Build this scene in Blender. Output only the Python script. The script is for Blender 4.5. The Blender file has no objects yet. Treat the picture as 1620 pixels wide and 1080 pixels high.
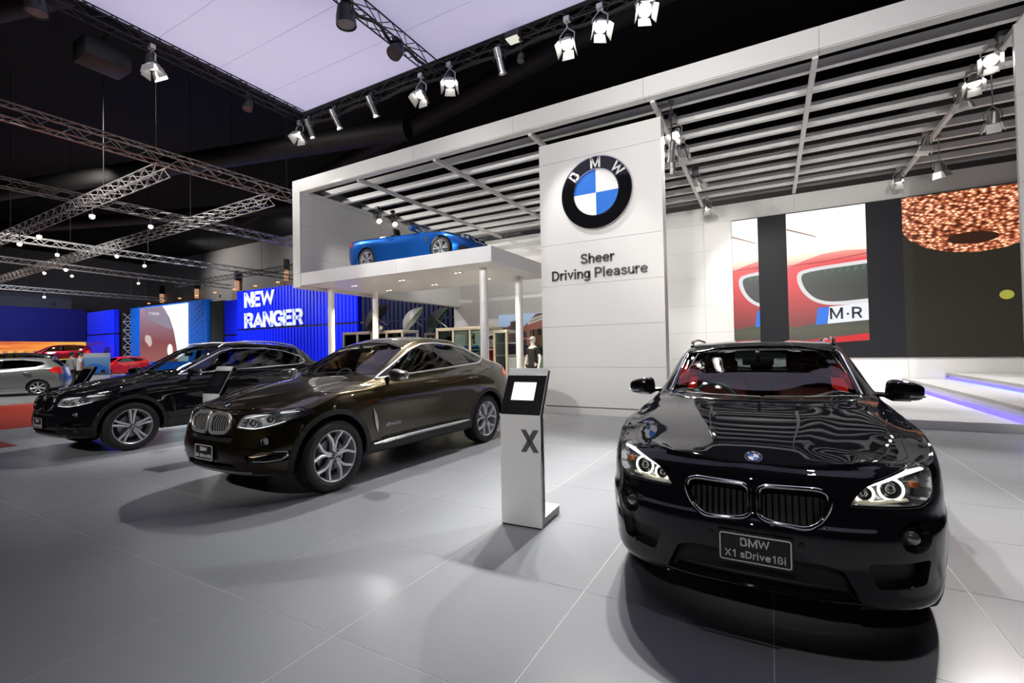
import bpy, bmesh, math, random
import numpy as np
from mathutils import Vector, Matrix
from mathutils.bvhtree import BVHTree
random.seed(7)
SC = bpy.context.scene
COL = SC.collection
PI = math.pi
rad = math.radians

# ------------------------------------------------------------------ camera
CAM_H = 1.4615
def cam_axes(yaw, pitch, roll):
    fw = Vector((-math.sin(yaw)*math.cos(pitch), math.cos(yaw)*math.cos(pitch), math.sin(pitch)))
    r = fw.cross(Vector((0, 0, 1))).normalized(); u = r.cross(fw)
    c, s = math.cos(roll), math.sin(roll)
    return c*r + s*u, -s*r + c*u, fw
_r, _u, _f = cam_axes(rad(28.93), rad(1.073), rad(-1.061))
_cd = bpy.data.cameras.new('camera'); _cd.sensor_width = 36; _cd.lens = 36*736.65/1620
_cd.clip_start = 0.05; _cd.clip_end = 300
cam = bpy.data.objects.new('camera', _cd); COL.objects.link(cam)
_m = Matrix((( _r.x, _u.x, -_f.x, 0), (_r.y, _u.y, -_f.y, 0), (_r.z, _u.z, -_f.z, CAM_H), (0, 0, 0, 1)))
cam.matrix_world = _m
SC.camera = cam

# ------------------------------------------------------------------ world, exposure
SC.view_settings.view_transform = 'Standard'
SC.view_settings.look = 'None'
SC.view_settings.gamma = 1
SC.view_settings.use_curve_mapping = False
SC.view_settings.exposure = 0.12
W = bpy.data.worlds.new('hall_dark'); SC.world = W; W.use_nodes = True
W.node_tree.nodes['Background'].inputs[0].default_value = (0.02, 0.021, 0.026, 1)
W.node_tree.nodes['Background'].inputs[1].default_value = 0.35

# ------------------------------------------------------------------ lights (lamps on the trusses above the stand, plus added fill)
def spot(name, loc, target, power, size_deg=60, blend=0.5, radius=0.12, col=(1, 0.97, 0.93)):
    d = bpy.data.lights.new(name, 'SPOT'); d.energy = power; d.spot_size = rad(size_deg); d.spot_blend = blend
    d.shadow_soft_size = radius; d.color = col
    o = bpy.data.objects.new(name, d); COL.objects.link(o); o.location = loc
    v = Vector(target) - Vector(loc)
    o.rotation_euler = v.to_track_quat('-Z', 'Y').to_euler()
    return o
LK = 0.8
# barn-door spots: (place, aim, watts, cone)
SPOTS = [
  # canopy edge truss
  ((-11.0, 8.22, 7.45), (-10.0, 5.0, .5), 1500, 40), ((-6.78, 8.22, 7.35), (-6.6, 5.0, .6), 1700, 42), ((-5.98, 8.22, 7.38), (-4.2, 5.4, .6), 1700, 44),
  ((-3.22, 8.22, 7.3), (-2.7, 4.6, 0), 1500, 42), ((-2.57, 8.22, 7.4), (-.6, 5.0, .8), 1700, 46), ((-1.77, 8.22, 7.4), (.5, 3.4, .6), 1900, 48),
  ((-10.8, 4.68, 7.4), (-9.4, 5.4, .5), 900, 50),
  # clusters on the roof beams of the stand
  ((-1.72, 10.9, 6.25), (-3.0, 6.0, 0), 1000, 60), ((-1.72, 11.9, 6.2), (-2.2, 17.9, 3.), 700, 70), ((-1.72, 14.6, 6.3), (.2, 17.9, 2.5), 500, 70), ((-1.72, 17.0, 6.2), (-.5, 14.5, 0), 400, 80),
  ((3.45, 10.95, 6.3), (1.4, 4.4, .3), 1900, 60), ((3.45, 11.7, 6.3), (2.4, 8.0, 0), 900, 70), ((3.45, 12.3, 6.25), (4.5, 14.5, .4), 500, 70), ((3.45, 14.8, 6.3), (2.5, 14.8, 0), 500, 80), ((3.75, 11.9, 5.6), (4.2, 15.0, .5), 400, 80), ((3.4, 17.2, 6.2), (2.5, 14.5, 0), 400, 80), ((3.75, 15.0, 5.7), (4.8, 16, .5), 300, 80),
]
# front light from unseen lamps, canopy cans, and added fill inside the stand
FRONT = [((-9.0, -5, 4.8), (-10.0, 11, 5.3), 3900, 42), ((-5.0, -5, 4.8), (-3.6, 9.9, 4.4), 2700, 38), ((-1.0, -5, 4.8), (-2.0, 9.9, 4.2), 2500, 42), ((2.6, -5, 4.8), (1.6, 12, 6.2), 3800, 44),
         ((-2.2, -5, 6.0), (-1.9, 3.45, .75), 1500, 13), ((-4.6, -5, 6.0), (-5.6, 3.6, .8), 1700, 20), ((-8.6, -5, 6.0), (-9.6, 3.6, .8), 1500, 18), ((-.6, -5, 6.0), (-.1, 3.4, .9), 750, 14),
         ((-3.5, 2.6, 7.6), (-3.2, 6.0, 0), 500, 42), ((1.2, 2.6, 7.6), (1.0, 5.2, 0), 300, 50), ((-8.0, 2.6, 7.6), (-7.4, 6.0, 0), 400, 42),
         ((-10.6, 8.25, 7.3), (-12.0, 11.4, 4.0), 700, 34), ((-9.6, 8.25, 7.3), (-9.2, 10.2, 4.0), 900, 40), ((-8.3, 8.25, 7.3), (-7.9, 10.2, 4.0), 800, 40), ((-4.7, 8.25, 7.2), (-3.3, 9.9, 3.6), 500, 44),
         ((-11.8, 11.9, 6.0), (-8.6, 10.4, 4.2), 300, 70), ((-7.0, 13.4, 6.0), (-11.5, 17.9, 3.0), 500, 76), ((.8, 12.5, 6.0), (1.2, 17.9, 2.4), 400, 70), ((-4.0, 14, 6.1), (-4.0, 15.5, 0), 700, 90), ((-9.5, 14.2, 6.1), (-9.5, 14.6, 0), 500, 90)]  # past the blue car lamp, added fill with no fixtures
for _i, (_p, _t, _w, _c) in enumerate(SPOTS): spot('lamp_beam', Vector(_p)+(Vector(_t)-Vector(_p)).normalized()*.16, _t, _w*LK, _c, .6, .06)
for _p, _t, _w, _c in FRONT: spot('front_beam', _p, _t, _w*LK, _c, .6, .1)
# added fill that brightens the hall trusses; no lamps hang there
for _p, _t, _w in (((-20, 5, 11), (-19, 8, 7.4), 4500), ((-30, 10, 11.5), (-33, 11, 7.4), 5000), ((-45, 14, 11.5), (-47, 14, 7.4), 3000)): spot('hall_beam', _p, _t, _w*LK, 120, .8, .3)
for _p, _t, _w in (((-60, 27, 13), (-58, 34, 10.5), 3500), ((-42, 27, 13), (-42, 34, 11), 3500)): spot('hall_wall_beam', _p, _t, _w*LK, 120, .8, .3)  # added fill to lift the hall rear wall
# blue wash on the stand beyond
for _p, _t, _w in (((-32, 14, 7), (-30, 20, 3.5), 5000), ((-22, 14, 7), (-20, 20, 3), 3000), ((-46, 13, 7), (-46, 20, 3), 5000), ((-50, 13, 7.5), (-57, 18, 4), 5000)): spot('blue_wash', _p, _t, _w*LK, 100, .8, .3, (.75, .82, 1.))
for _p, _t, _w in (((-26, 4, 7.5), (-26, 8, 0), 3000), ((-38, 9, 7.5), (-40, 14, 0), 3500)): spot('stand_beam', _p, _t, _w*LK, 90, .8, .2)


# ------------------------------------------------------------------ helpers
MATS = {}
def nd(nt, t, **kw):
    n = nt.nodes.new(t)
    for k, v in kw.items():
        if k in n.inputs: n.inputs[k].default_value = v
        else: setattr(n, k, v)
    return n
def mat(name, color=(.8, .8, .8), rough=.5, metal=0., coat=0., spec=.5, emit=None, estr=0., noise=None, bump=None, coat_rough=.03, alpha=1.):
    if name in MATS: return MATS[name]
    m = bpy.data.materials.new(name); m.use_nodes = True; MATS[name] = m
    nt = m.node_tree; b = nt.nodes['Principled BSDF']
    b.inputs['Base Color'].default_value = (*color, 1); b.inputs['Roughness'].default_value = rough
    b.inputs['Metallic'].default_value = metal; b.inputs['Coat Weight'].default_value = coat
    b.inputs['Coat Roughness'].default_value = coat_rough
    b.inputs['Specular IOR Level'].default_value = spec
    if emit: b.inputs['Emission Color'].default_value = (*emit, 1); b.inputs['Emission Strength'].default_value = estr
    if noise:   # (scale, amount) : mottles the base colour
        tc = nd(nt, 'ShaderNodeTexCoord'); nz = nd(nt, 'ShaderNodeTexNoise', Scale=noise[0], Detail=4.)
        mx = nd(nt, 'ShaderNodeMix', data_type='RGBA')
        nt.links.new(tc.outputs['Object'], nz.inputs['Vector']); nt.links.new(nz.outputs['Fac'], mx.inputs['Factor'])
        lo = tuple(max(0, c*(1-noise[1])) for c in color); hi = tuple(min(1, c*(1+noise[1])) for c in color)
        mx.inputs[6].default_value = (*lo, 1); mx.inputs[7].default_value = (*hi, 1)
        nt.links.new(mx.outputs[2], b.inputs['Base Color'])
    if bump:
        tc = nd(nt, 'ShaderNodeTexCoord'); nz = nd(nt, 'ShaderNodeTexNoise', Scale=bump[0], Detail=3.)
        bp = nd(nt, 'ShaderNodeBump', Strength=bump[1], Distance=.01)
        nt.links.new(tc.outputs['Object'], nz.inputs['Vector']); nt.links.new(nz.outputs['Fac'], bp.inputs['Height'])
        nt.links.new(bp.outputs['Normal'], b.inputs['Normal'])
    return m
def paint(name, color, metal=.6, rough=.3, spec=0.):
    return mat(name, color, rough, metal, 1., spec=spec, coat_rough=.012)
def glass(name, tint=(.6, .68, .66), rough=.0, amount=1.):
    """thin automotive / display glass: tinted see-through with fresnel reflection"""
    if name in MATS: return MATS[name]
    m = bpy.data.materials.new(name); m.use_nodes = True; MATS[name] = m
    nt = m.node_tree; nt.nodes.remove(nt.nodes['Principled BSDF'])
    out = nt.nodes['Material Output']
    tr = nd(nt, 'ShaderNodeBsdfTransparent'); tr.inputs[0].default_value = (*tint, 1)
    gl = nd(nt, 'ShaderNodeBsdfGlossy'); gl.inputs['Roughness'].default_value = rough; gl.inputs[0].default_value = (amount, amount, amount, 1)
    fr = nd(nt, 'ShaderNodeFresnel', IOR=1.55); mx = nd(nt, 'ShaderNodeMixShader')
    nt.links.new(fr.outputs[0], mx.inputs[0]); nt.links.new(tr.outputs[0], mx.inputs[1]); nt.links.new(gl.outputs[0], mx.inputs[2])
    nt.links.new(mx.outputs[0], out.inputs['Surface'])
    return m
def emis(name, color, s):
    return mat(name, (0, 0, 0), .6, emit=color, estr=s)

class MB:
    """collects shapes into one mesh"""
    def __init__(s): s.v = []; s.f = []
    def add(s, vs, fs):
        o = len(s.v); s.v += [tuple(v) for v in vs]; s.f += [tuple(i+o for i in f) for f in fs]; return s
    def box(s, x0, x1, y0, y1, z0, z1):
        vs = [(x, y, z) for z in (z0, z1) for y in (y0, y1) for x in (x0, x1)]
        return s.add(vs, [(0, 2, 3, 1), (4, 5, 7, 6), (0, 1, 5, 4), (2, 6, 7, 3), (0, 4, 6, 2), (1, 3, 7, 5)])
    def bar(s, p, q, w, h, up=(0, 0, 1)):
        p = Vector(p); q = Vector(q); d = (q-p).normalized(); u = Vector(up)
        if abs(d.dot(u)) > .98: u = Vector((1, 0, 0))
        r = d.cross(u).normalized()*w/2; u = r.cross(d).normalized()*h/2
        vs = [p-r-u, p+r-u, p+r+u, p-r+u, q-r-u, q+r-u, q+r+u, q-r+u]
        return s.add(vs, [(0, 1, 2, 3), (7, 6, 5, 4), (0, 4, 5, 1), (1, 5, 6, 2), (2, 6, 7, 3), (3, 7, 4, 0)])
    def tube(s, pts, r, n=8, closed=False, flat=1., up=None, caps=True):
        pts = [Vector(p) for p in pts]; N = len(pts); rings = []
        nrm = None
        for i in range(N):
            a = pts[(i-1) % N] if (closed or i > 0) else pts[i]; b = pts[(i+1) % N] if (closed or i < N-1) else pts[i]
            t = (b-a)
            if t.length < 1e-9: t = Vector((0, 0, 1))
            t.normalize()
            if up is not None:
                nn = Vector(up[i]) if isinstance(up, list) else Vector(up)
                nrm = (nn - t*nn.dot(t)).normalized()
            elif nrm is None:
                k = Vector((0, 0, 1)) if abs(t.z) < .9 else Vector((1, 0, 0)); nrm = (k - t*k.dot(t)).normalized()
            else:
                nrm = (nrm - t*nrm.dot(t)).normalized()
            bi = t.cross(nrm); rr = r[i] if isinstance(r, (list, tuple)) else r
            rings.append([pts[i] + nrm*(rr*flat*math.cos(2*PI*k/n)) + bi*(rr*math.sin(2*PI*k/n)) for k in range(n)])
        vs = [v for rg in rings for v in rg]; fs = []
        for i in range(N if closed else N-1):
            j = (i+1) % N
            for k in range(n):
                l = (k+1) % n; fs.append((i*n+k, i*n+l, j*n+l, j*n+k))
        if not closed and caps: fs.append(tuple(range(n-1, -1, -1))); fs.append(tuple((N-1)*n+k for k in range(n)))
        return s.add(vs, fs)
    def lathe(s, prof, n=32, c=(0, 0, 0), axis='z', caps=False):
        """prof: (radius, height)"""
        vs = []; fs = []; m = len(prof)
        for i in range(n):
            a = 2*PI*i/n
            for r, h in prof:
                x, y = r*math.cos(a), r*math.sin(a)
                p = (x, y, h) if axis == 'z' else ((h, x, y) if axis == 'x' else (y, h, x))
                vs.append((p[0]+c[0], p[1]+c[1], p[2]+c[2]))
        for i in range(n):
            j = (i+1) % n
            for k in range(m-1): fs.append((i*m+k, j*m+k, j*m+k+1, i*m+k+1))
        if caps:
            fs.append(tuple(i*m for i in range(n-1, -1, -1))); fs.append(tuple(i*m+m-1 for i in range(n)))
        return s.add(vs, fs)
    def prism(s, poly, fn, d0, d1):
        """poly 2d, fn(u,v,d)->xyz"""
        n = len(poly)
        vs = [fn(u, v, d0) for u, v in poly] + [fn(u, v, d1) for u, v in poly]
        fs = [tuple(range(n-1, -1, -1)), tuple(range(n, 2*n))] + [(i, (i+1) % n, n+(i+1) % n, n+i) for i in range(n)]
        return s.add(vs, fs)
    def ell(s, c, r, nu=16, nv=10, e=1., e2=1.):
        """superellipsoid"""
        f = lambda w, m: math.copysign(abs(w)**m, w)
        vs = []; fs = []
        for j in range(nv+1):
            b = -PI/2 + PI*j/nv
            for i in range(nu):
                a = 2*PI*i/nu
                vs.append((c[0]+r[0]*f(math.cos(b), e)*f(math.cos(a), e2), c[1]+r[1]*f(math.cos(b), e)*f(math.sin(a), e2), c[2]+r[2]*f(math.sin(b), e)))
        for j in range(nv):
            for i in range(nu):
                k = (i+1) % nu; fs.append((j*nu+i, j*nu+k, (j+1)*nu+k, (j+1)*nu+i))
        return s.add(vs, fs)
    def xf(s, M):
        s.v = [tuple(M @ Vector(v)) for v in s.v]; return s

def link(o, parent=None):
    COL.objects.link(o)
    if parent is not None: o.parent = parent
    return o
def obj(name, mb, m, parent=None, smooth=0., bevel=0., label=None, loc=None, kind=None, segs=2):
    me = bpy.data.meshes.new(name)
    if isinstance(mb, MB): me.from_pydata(mb.v, [], mb.f)
    else: me.from_pydata(mb[0], [], mb[1])
    me.validate()
    bm = bmesh.new(); bm.from_mesh(me)
    bmesh.ops.remove_doubles(bm, verts=bm.verts, dist=1e-6)
    bmesh.ops.recalc_face_normals(bm, faces=bm.faces)
    if bevel > 0:
        es = [e for e in bm.edges if len(e.link_faces) == 2 and e.calc_face_angle(0) > .5]
        bmesh.ops.bevel(bm, geom=es, offset=bevel, segments=segs, profile=.5, affect='EDGES', clamp_overlap=True)
        if not smooth: smooth = 40
    bm.to_mesh(me); bm.free()
    if smooth:
        me.polygons.foreach_set('use_smooth', [True]*len(me.polygons)); me.set_sharp_from_angle(angle=rad(smooth))
    me.materials.append(m)
    o = bpy.data.objects.new(name, me); link(o, parent)
    if loc is not None: o.location = loc
    if label: o['label'] = label
    if kind: o['kind'] = kind
    return o
def inst(name, src, parent=None, M=None):
    """another piece sharing the mesh of src"""
    o = bpy.data.objects.new(name, src.data); link(o, parent)
    if M is not None: o.matrix_local = M
    return o
def thing(name, label, cat, loc=(0, 0, 0), rotz=0., group=None):
    o = bpy.data.objects.new(name, None); link(o); o.location = loc; o.rotation_euler = (0, 0, rotz)
    o.empty_display_size = .2
    o['label'] = label; o['category'] = cat
    if group: o['group'] = group
    return o
def tag(o, label, cat, group=None):
    o['label'] = label; o['category'] = cat
    if group: o['group'] = group
    return o
def struct(o): o['kind'] = 'structure'; return o
def copy_tree(o, parent=None):
    c = o.copy(); COL.objects.link(c)
    if parent is not None: c.parent = parent
    for ch in list(o.children): copy_tree(ch, c)
    return c
def T(x, y, z, rz=0., rx=0., s=1.):
    return Matrix.Translation((x, y, z)) @ Matrix.Rotation(rz, 4, 'Z') @ Matrix.Rotation(rx, 4, 'X') @ Matrix.Scale(s, 4)
def circle(cx, cy, r, n=24, ry=None, a0=0.):
    return [(cx+r*math.cos(a0+2*PI*i/n), cy+(ry or r)*math.sin(a0+2*PI*i/n)) for i in range(n)]
def rounded(poly, r, n=4):
    """round the corners of a convex polygon"""
    out = []; N = len(poly)
    rs = r if isinstance(r, (list, tuple)) else [r]*N
    for i in range(N):
        p = Vector(poly[i]); a = Vector(poly[i-1]); b = Vector(poly[(i+1) % N])
        da = (a-p); db = (b-p); k = min(rs[i], da.length*.48, db.length*.48)
        pa = p+da.normalized()*k; pb = p+db.normalized()*k
        for j in range(n+1):
            t = j/n; q = pa*(1-t)**2 + p*2*t*(1-t) + pb*t*t; out.append((q.x, q.y))
    return out
def pchip(keys):
    xs = [k[0] for k in keys]; ys = [k[1] for k in keys]; n = len(xs)
    h = [xs[i+1]-xs[i] for i in range(n-1)]; d = [(ys[i+1]-ys[i])/h[i] for i in range(n-1)]; m = [0.]*n
    m[0] = d[0]; m[-1] = d[-1]
    for i in range(1, n-1):
        if d[i-1]*d[i] > 0:
            w1 = 2*h[i]+h[i-1]; w2 = h[i]+2*h[i-1]; m[i] = (w1+w2)/(w1/d[i-1]+w2/d[i])
    def f(x):
        if x <= xs[0]: return ys[0]
        if x >= xs[-1]: return ys[-1]
        i = 0
        while xs[i+1] < x: i += 1
        t = (x-xs[i])/h[i]; t2 = t*t; t3 = t2*t
        return (2*t3-3*t2+1)*ys[i]+(t3-2*t2+t)*h[i]*m[i]+(-2*t3+3*t2)*ys[i+1]+(t3-t2)*h[i]*m[i+1]
    return f
def crom(P, subs):
    """centripetal-ish Catmull-Rom through numpy points P, subs[i] samples per segment"""
    P = np.asarray(P, float); n = len(P); out = []
    for i in range(n-1):
        p0 = P[i-1] if i > 0 else 2*P[0]-P[1]; p3 = P[i+2] if i+2 < n else 2*P[-1]-P[-2]
        p1, p2 = P[i], P[i+1]
        d1 = max(np.linalg.norm(p2-p1), 1e-6)**.5; d0 = max(np.linalg.norm(p1-p0), 1e-6)**.5; d2 = max(np.linalg.norm(p3-p2), 1e-6)**.5
        if np.linalg.norm(p1-p0) < 1e-6: m1 = p2-p1
        else: m1 = (d1*d1*(0) + (p1-p0)/d0*d1*1.0 - (p2-p0)/(d0+d1)*d1 + (p2-p1))
        if np.linalg.norm(p3-p2) < 1e-6: m2 = p2-p1
        else: m2 = ((p2-p1) - (p3-p1)/(d1+d2)*d1 + (p3-p2)/d2*d1)
        for k in range(subs[i]):
            t = k/subs[i]; t2 = t*t; t3 = t2*t
            out.append((2*t3-3*t2+1)*p1+(t3-2*t2+t)*m1+(-2*t3+3*t2)*p2+(t3-t2)*m2)
    out.append(P[-1]); return np.array(out)
def _el(cx, cy, rx, ry, n=20): return [(cx+rx*math.cos(2*PI*i/n), cy+ry*math.sin(2*PI*i/n)) for i in range(n+1)]
def _sm(*P): return ('c', P)
_bowl = _el(.235, .26, .172, .197)
GLYPH = {  # centre lines of a plain bold grotesque; 'c' marks a smooth curve
 'S': (.56, [_sm((.46, .53), (.40, .63), (.26, .6575), (.13, .60), (.10, .51), (.17, .42), (.30, .365), (.43, .29), (.475, .19), (.41, .09), (.26, .0625), (.13, .10), (.075, .20))]),
 'h': (.47, [[(.0725, 0), (.0725, .72)], _sm((.0725, .28), (.11, .41), (.22, .4575), (.34, .42), (.385, .32), (.385, .15), (.385, 0))]),
 'n': (.47, [[(.0725, 0), (.0725, .52)], _sm((.0725, .28), (.11, .41), (.22, .4575), (.34, .42), (.385, .32), (.385, .15), (.385, 0))]),
 'u': (.47, [_sm((.0725, .52), (.0725, .35), (.0725, .20), (.11, .10), (.21, .0625), (.33, .10), (.385, .20)), [(.385, .52), (.385, 0)]]),
 'e': (.50, [[(.08, .265), (.425, .265)], _sm((.425, .25), (.405, .38), (.25, .4575), (.10, .38), (.0675, .26), (.10, .13), (.25, .0625), (.36, .085), (.42, .15))]),
 'r': (.33, [[(.0725, 0), (.0725, .52)], _sm((.0725, .28), (.11, .40), (.20, .452), (.31, .45))]),
 'D': (.61, [[(.075, 0), (.075, .72)], _sm((.075, .6575), (.20, .6575), (.30, .65), (.43, .59), (.505, .47), (.52, .36), (.505, .25), (.43, .13), (.30, .07), (.20, .0625), (.075, .0625))]),
 'i': (.23, [[(.0925, 0), (.0925, .52)], [(.0925, .60), (.0925, .72)]]), 'l': (.23, [[(.0925, 0), (.0925, .72)]]), 'I': (.25, [[(.10, 0), (.10, .72)]]),
 'v': (.46, [[(.05, .52), (.225, .04), (.40, .52)]]), 'x': (.46, [[(.05, 0), (.40, .52)], [(.05, .52), (.40, 0)]]),
 'g': (.50, [_bowl, _sm((.405, .52), (.405, .30), (.405, .05), (.375, -.10), (.23, -.15), (.12, -.125), (.08, -.07))]),
 'd': (.50, [_bowl, [(.405, 0), (.405, .72)]]),
 'P': (.55, [[(.075, 0), (.075, .72)], _sm((.075, .6575), (.20, .6575), (.32, .65), (.43, .60), (.465, .485), (.43, .37), (.32, .32), (.20, .3125), (.075, .3125))]),
 'R': (.58, [[(.075, 0), (.075, .72)], _sm((.075, .6575), (.20, .6575), (.32, .65), (.43, .60), (.465, .495), (.43, .39), (.32, .34), (.20, .3325), (.075, .3325)), [(.27, .3325), (.36, .28), (.49, 0)]]),
 'B': (.59, [[(.075, 0), (.075, .72)], _sm((.075, .6575), (.20, .6575), (.31, .65), (.42, .61), (.445, .52), (.41, .43), (.31, .39), (.075, .385)), _sm((.075, .385), (.20, .385), (.32, .38), (.44, .33), (.48, .22), (.44, .11), (.32, .068), (.20, .0625), (.075, .0625))]),
 'a': (.49, [_sm((.08, .36), (.12, .43), (.24, .4575), (.35, .42), (.385, .33), (.385, .15), (.385, 0)), _sm((.385, .295), (.22, .265), (.10, .215), (.0675, .14), (.11, .075), (.20, .06), (.32, .10), (.385, .19))]),
 's': (.45, [_sm((.365, .37), (.31, .44), (.21, .4575), (.11, .425), (.085, .365), (.13, .305), (.24, .26), (.35, .21), (.38, .14), (.32, .08), (.21, .0625), (.10, .09), (.06, .16))]),
 'N': (.60, [[(.075, 0), (.075, .72)], [(.085, .68), (.505, .04)], [(.515, 0), (.515, .72)]]), 'M': (.74, [[(.075, 0), (.075, .72)], [(.09, .68), (.36, .06), (.63, .68)], [(.645, 0), (.645, .72)]]),
 'E': (.53, [[(.075, 0), (.075, .72)], [(.075, .6575), (.48, .6575)], [(.075, .37), (.44, .37)], [(.075, .0625), (.49, .0625)]]), 'W': (.86, [[(.04, .72), (.215, .05), (.42, .66), (.625, .05), (.80, .72)]]),
 'A': (.60, [[(.035, 0), (.295, .67), (.555, 0)], [(.13, .20), (.46, .20)]]), 'H': (.60, [[(.075, 0), (.075, .72)], [(.505, 0), (.505, .72)], [(.075, .37), (.505, .37)]]), 'T': (.54, [[(.02, .6575), (.51, .6575)], [(.265, 0), (.265, .66)]]),
 'U': (.60, [_sm((.075, .72), (.075, .45), (.075, .25), (.13, .11), (.29, .0625), (.45, .11), (.505, .25), (.505, .45), (.505, .72))]),
 'G': (.62, [_sm((.53, .49), (.45, .62), (.30, .6575), (.14, .58), (.07, .36), (.14, .14), (.30, .0625), (.45, .10), (.52, .20)), [(.53, .08), (.53, .335), (.31, .335)]]),
 'X': (.58, [[(.05, 0), (.52, .72)], [(.05, .72), (.52, 0)]]), '1': (.46, [[(.30, 0), (.30, .72)], [(.11, .53), (.29, .64)]]),
 '8': (.54, [_el(.265, .515, .155, .145), _el(.265, .215, .185, .155)]), '0': (.54, [_el(.265, .36, .185, .30)]),
 '3': (.53, [_sm((.09, .54), (.16, .63), (.27, .6575), (.40, .60), (.41, .49), (.34, .41), (.22, .385)), _sm((.22, .385), (.38, .34), (.445, .215), (.38, .10), (.25, .0625), (.12, .10), (.075, .19))]),
 '5': (.53, [[(.44, .6575), (.15, .6575), (.12, .35)], _sm((.12, .35), (.25, .42), (.39, .37), (.445, .24), (.39, .11), (.24, .0625), (.08, .13))]),
 '6': (.54, [_el(.265, .22, .185, .16), _sm((.44, .57), (.30, .6575), (.15, .57), (.085, .38), (.082, .22))]),
 '·': (.3, [[(.09, .30), (.21, .30)]]), ' ': (.26, [])}
def text_mb(s, size=1., depth=.01, weight=.125, center=True, spacing=1., shear=0., sx=1., fit=None):
    """lettering in the x-z plane facing -y; size is about the line height, fit stretches it to a width"""
    strokes = []; x = 0.
    for ch in s:
        adv, L_ = GLYPH[ch]
        for P in L_:
            if P and P[0] == 'c': P = [tuple(q) for q in crom(P[1], [3]*(len(P[1])-1))]
            strokes.append([(x+a, b) for a, b in P])
        x += adv*spacing
    w = x - .06
    k = fit/(w*size) if fit else 1.
    mb = MB(); h = weight/2
    for P in strokes:
        n = len(P); closed = math.hypot(P[0][0]-P[-1][0], P[0][1]-P[-1][1]) < 1e-6
        if closed: P = P[:-1]; n -= 1
        Lf = []; Rt = []
        for i in range(n):
            a = P[i-1] if (i > 0 or closed) else None; b = P[(i+1) % n] if (i < n-1 or closed) else None; p = P[i]
            d1 = Vector((p[0]-a[0], p[1]-a[1])).normalized() if a else None; d2 = Vector((b[0]-p[0], b[1]-p[1])).normalized() if b else None
            d1 = d1 or d2; d2 = d2 or d1
            n1 = Vector((-d1.y, d1.x)); n2 = Vector((-d2.y, d2.x)); m = (n1+n2)
            if m.length < .2: m = n1
            m.normalize(); l = h/max(.35, m.dot(n1))
            lo = 0. if min(q[1] for q in P) >= 0 else -.3
            cl = lambda y: min(.72, max(lo, y))
            Lf.append((p[0]+m.x*l, cl(p[1]+m.y*l))); Rt.append((p[0]-m.x*l, cl(p[1]-m.y*l)))
        def fn(q, d): return ((q[0]-(w/2 if center else 0)+shear*q[1])*size*sx*k, d, (q[1]-(.36 if center else 0))*size)
        for i in range(n if closed else n-1):
            j = (i+1) % n; Q = [Lf[i], Lf[j], Rt[j], Rt[i]]
            v = [fn(q, d) for d in (-depth/2, depth/2) for q in Q]
            mb.add(v, [(0, 1, 2, 3), (7, 6, 5, 4), (0, 4, 5, 1), (2, 6, 7, 3), (0, 3, 7, 4), (1, 5, 6, 2)])
    return mb
# ------------------------------------------------------------------ cars
# car space: x across, y backwards (nose at -y), z up, origin on the ground between the axles
M_CHROME = mat('chrome', (.78, .79, .8), .08, 1.)
M_SATIN = mat('satin_chrome', (.58, .57, .56), .3, .7)
M_BLACKP = mat('black_plastic', (.012, .012, .013), .55)
M_GLOSSB = mat('gloss_black', (.006, .006, .007), .08, 0, .5)
M_RUBBER = mat('tyre_rubber', (.014, .014, .015), .62, bump=(60, .15))
M_DARKIN = mat('cabin_dark', (.018, .019, .02), .7)
M_ALLOY = mat('alloy', (.80, .80, .81), .28, .5)
M_GUN = mat('alloy_shadow', (.1, .1, .105), .35, .85)  # dark gunmetal, used on the wheel bolts
M_GLASS = glass('car_glass', (.72, .80, .77))
M_GLASSD = glass('privacy_glass', (.22, .25, .25))
M_LENS = glass('lamp_lens', (.93, .94, .95))
M_ROUND_BLUE = mat('badge_blue', (.02, .16, .62), .3)
M_ROUND_WHITE = mat('badge_white', (.86, .86, .84), .3)
M_RED_LAMP = mat('tail_lamp_red', (.5, .01, .008), .12, 0, .5, emit=(1, .03, .02), estr=.25)
M_AMBER = mat('indicator_amber', (.36, .10, .03), .3)
M_DISC = mat('brake_disc', (.32, .32, .33), .35, .9)

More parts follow.
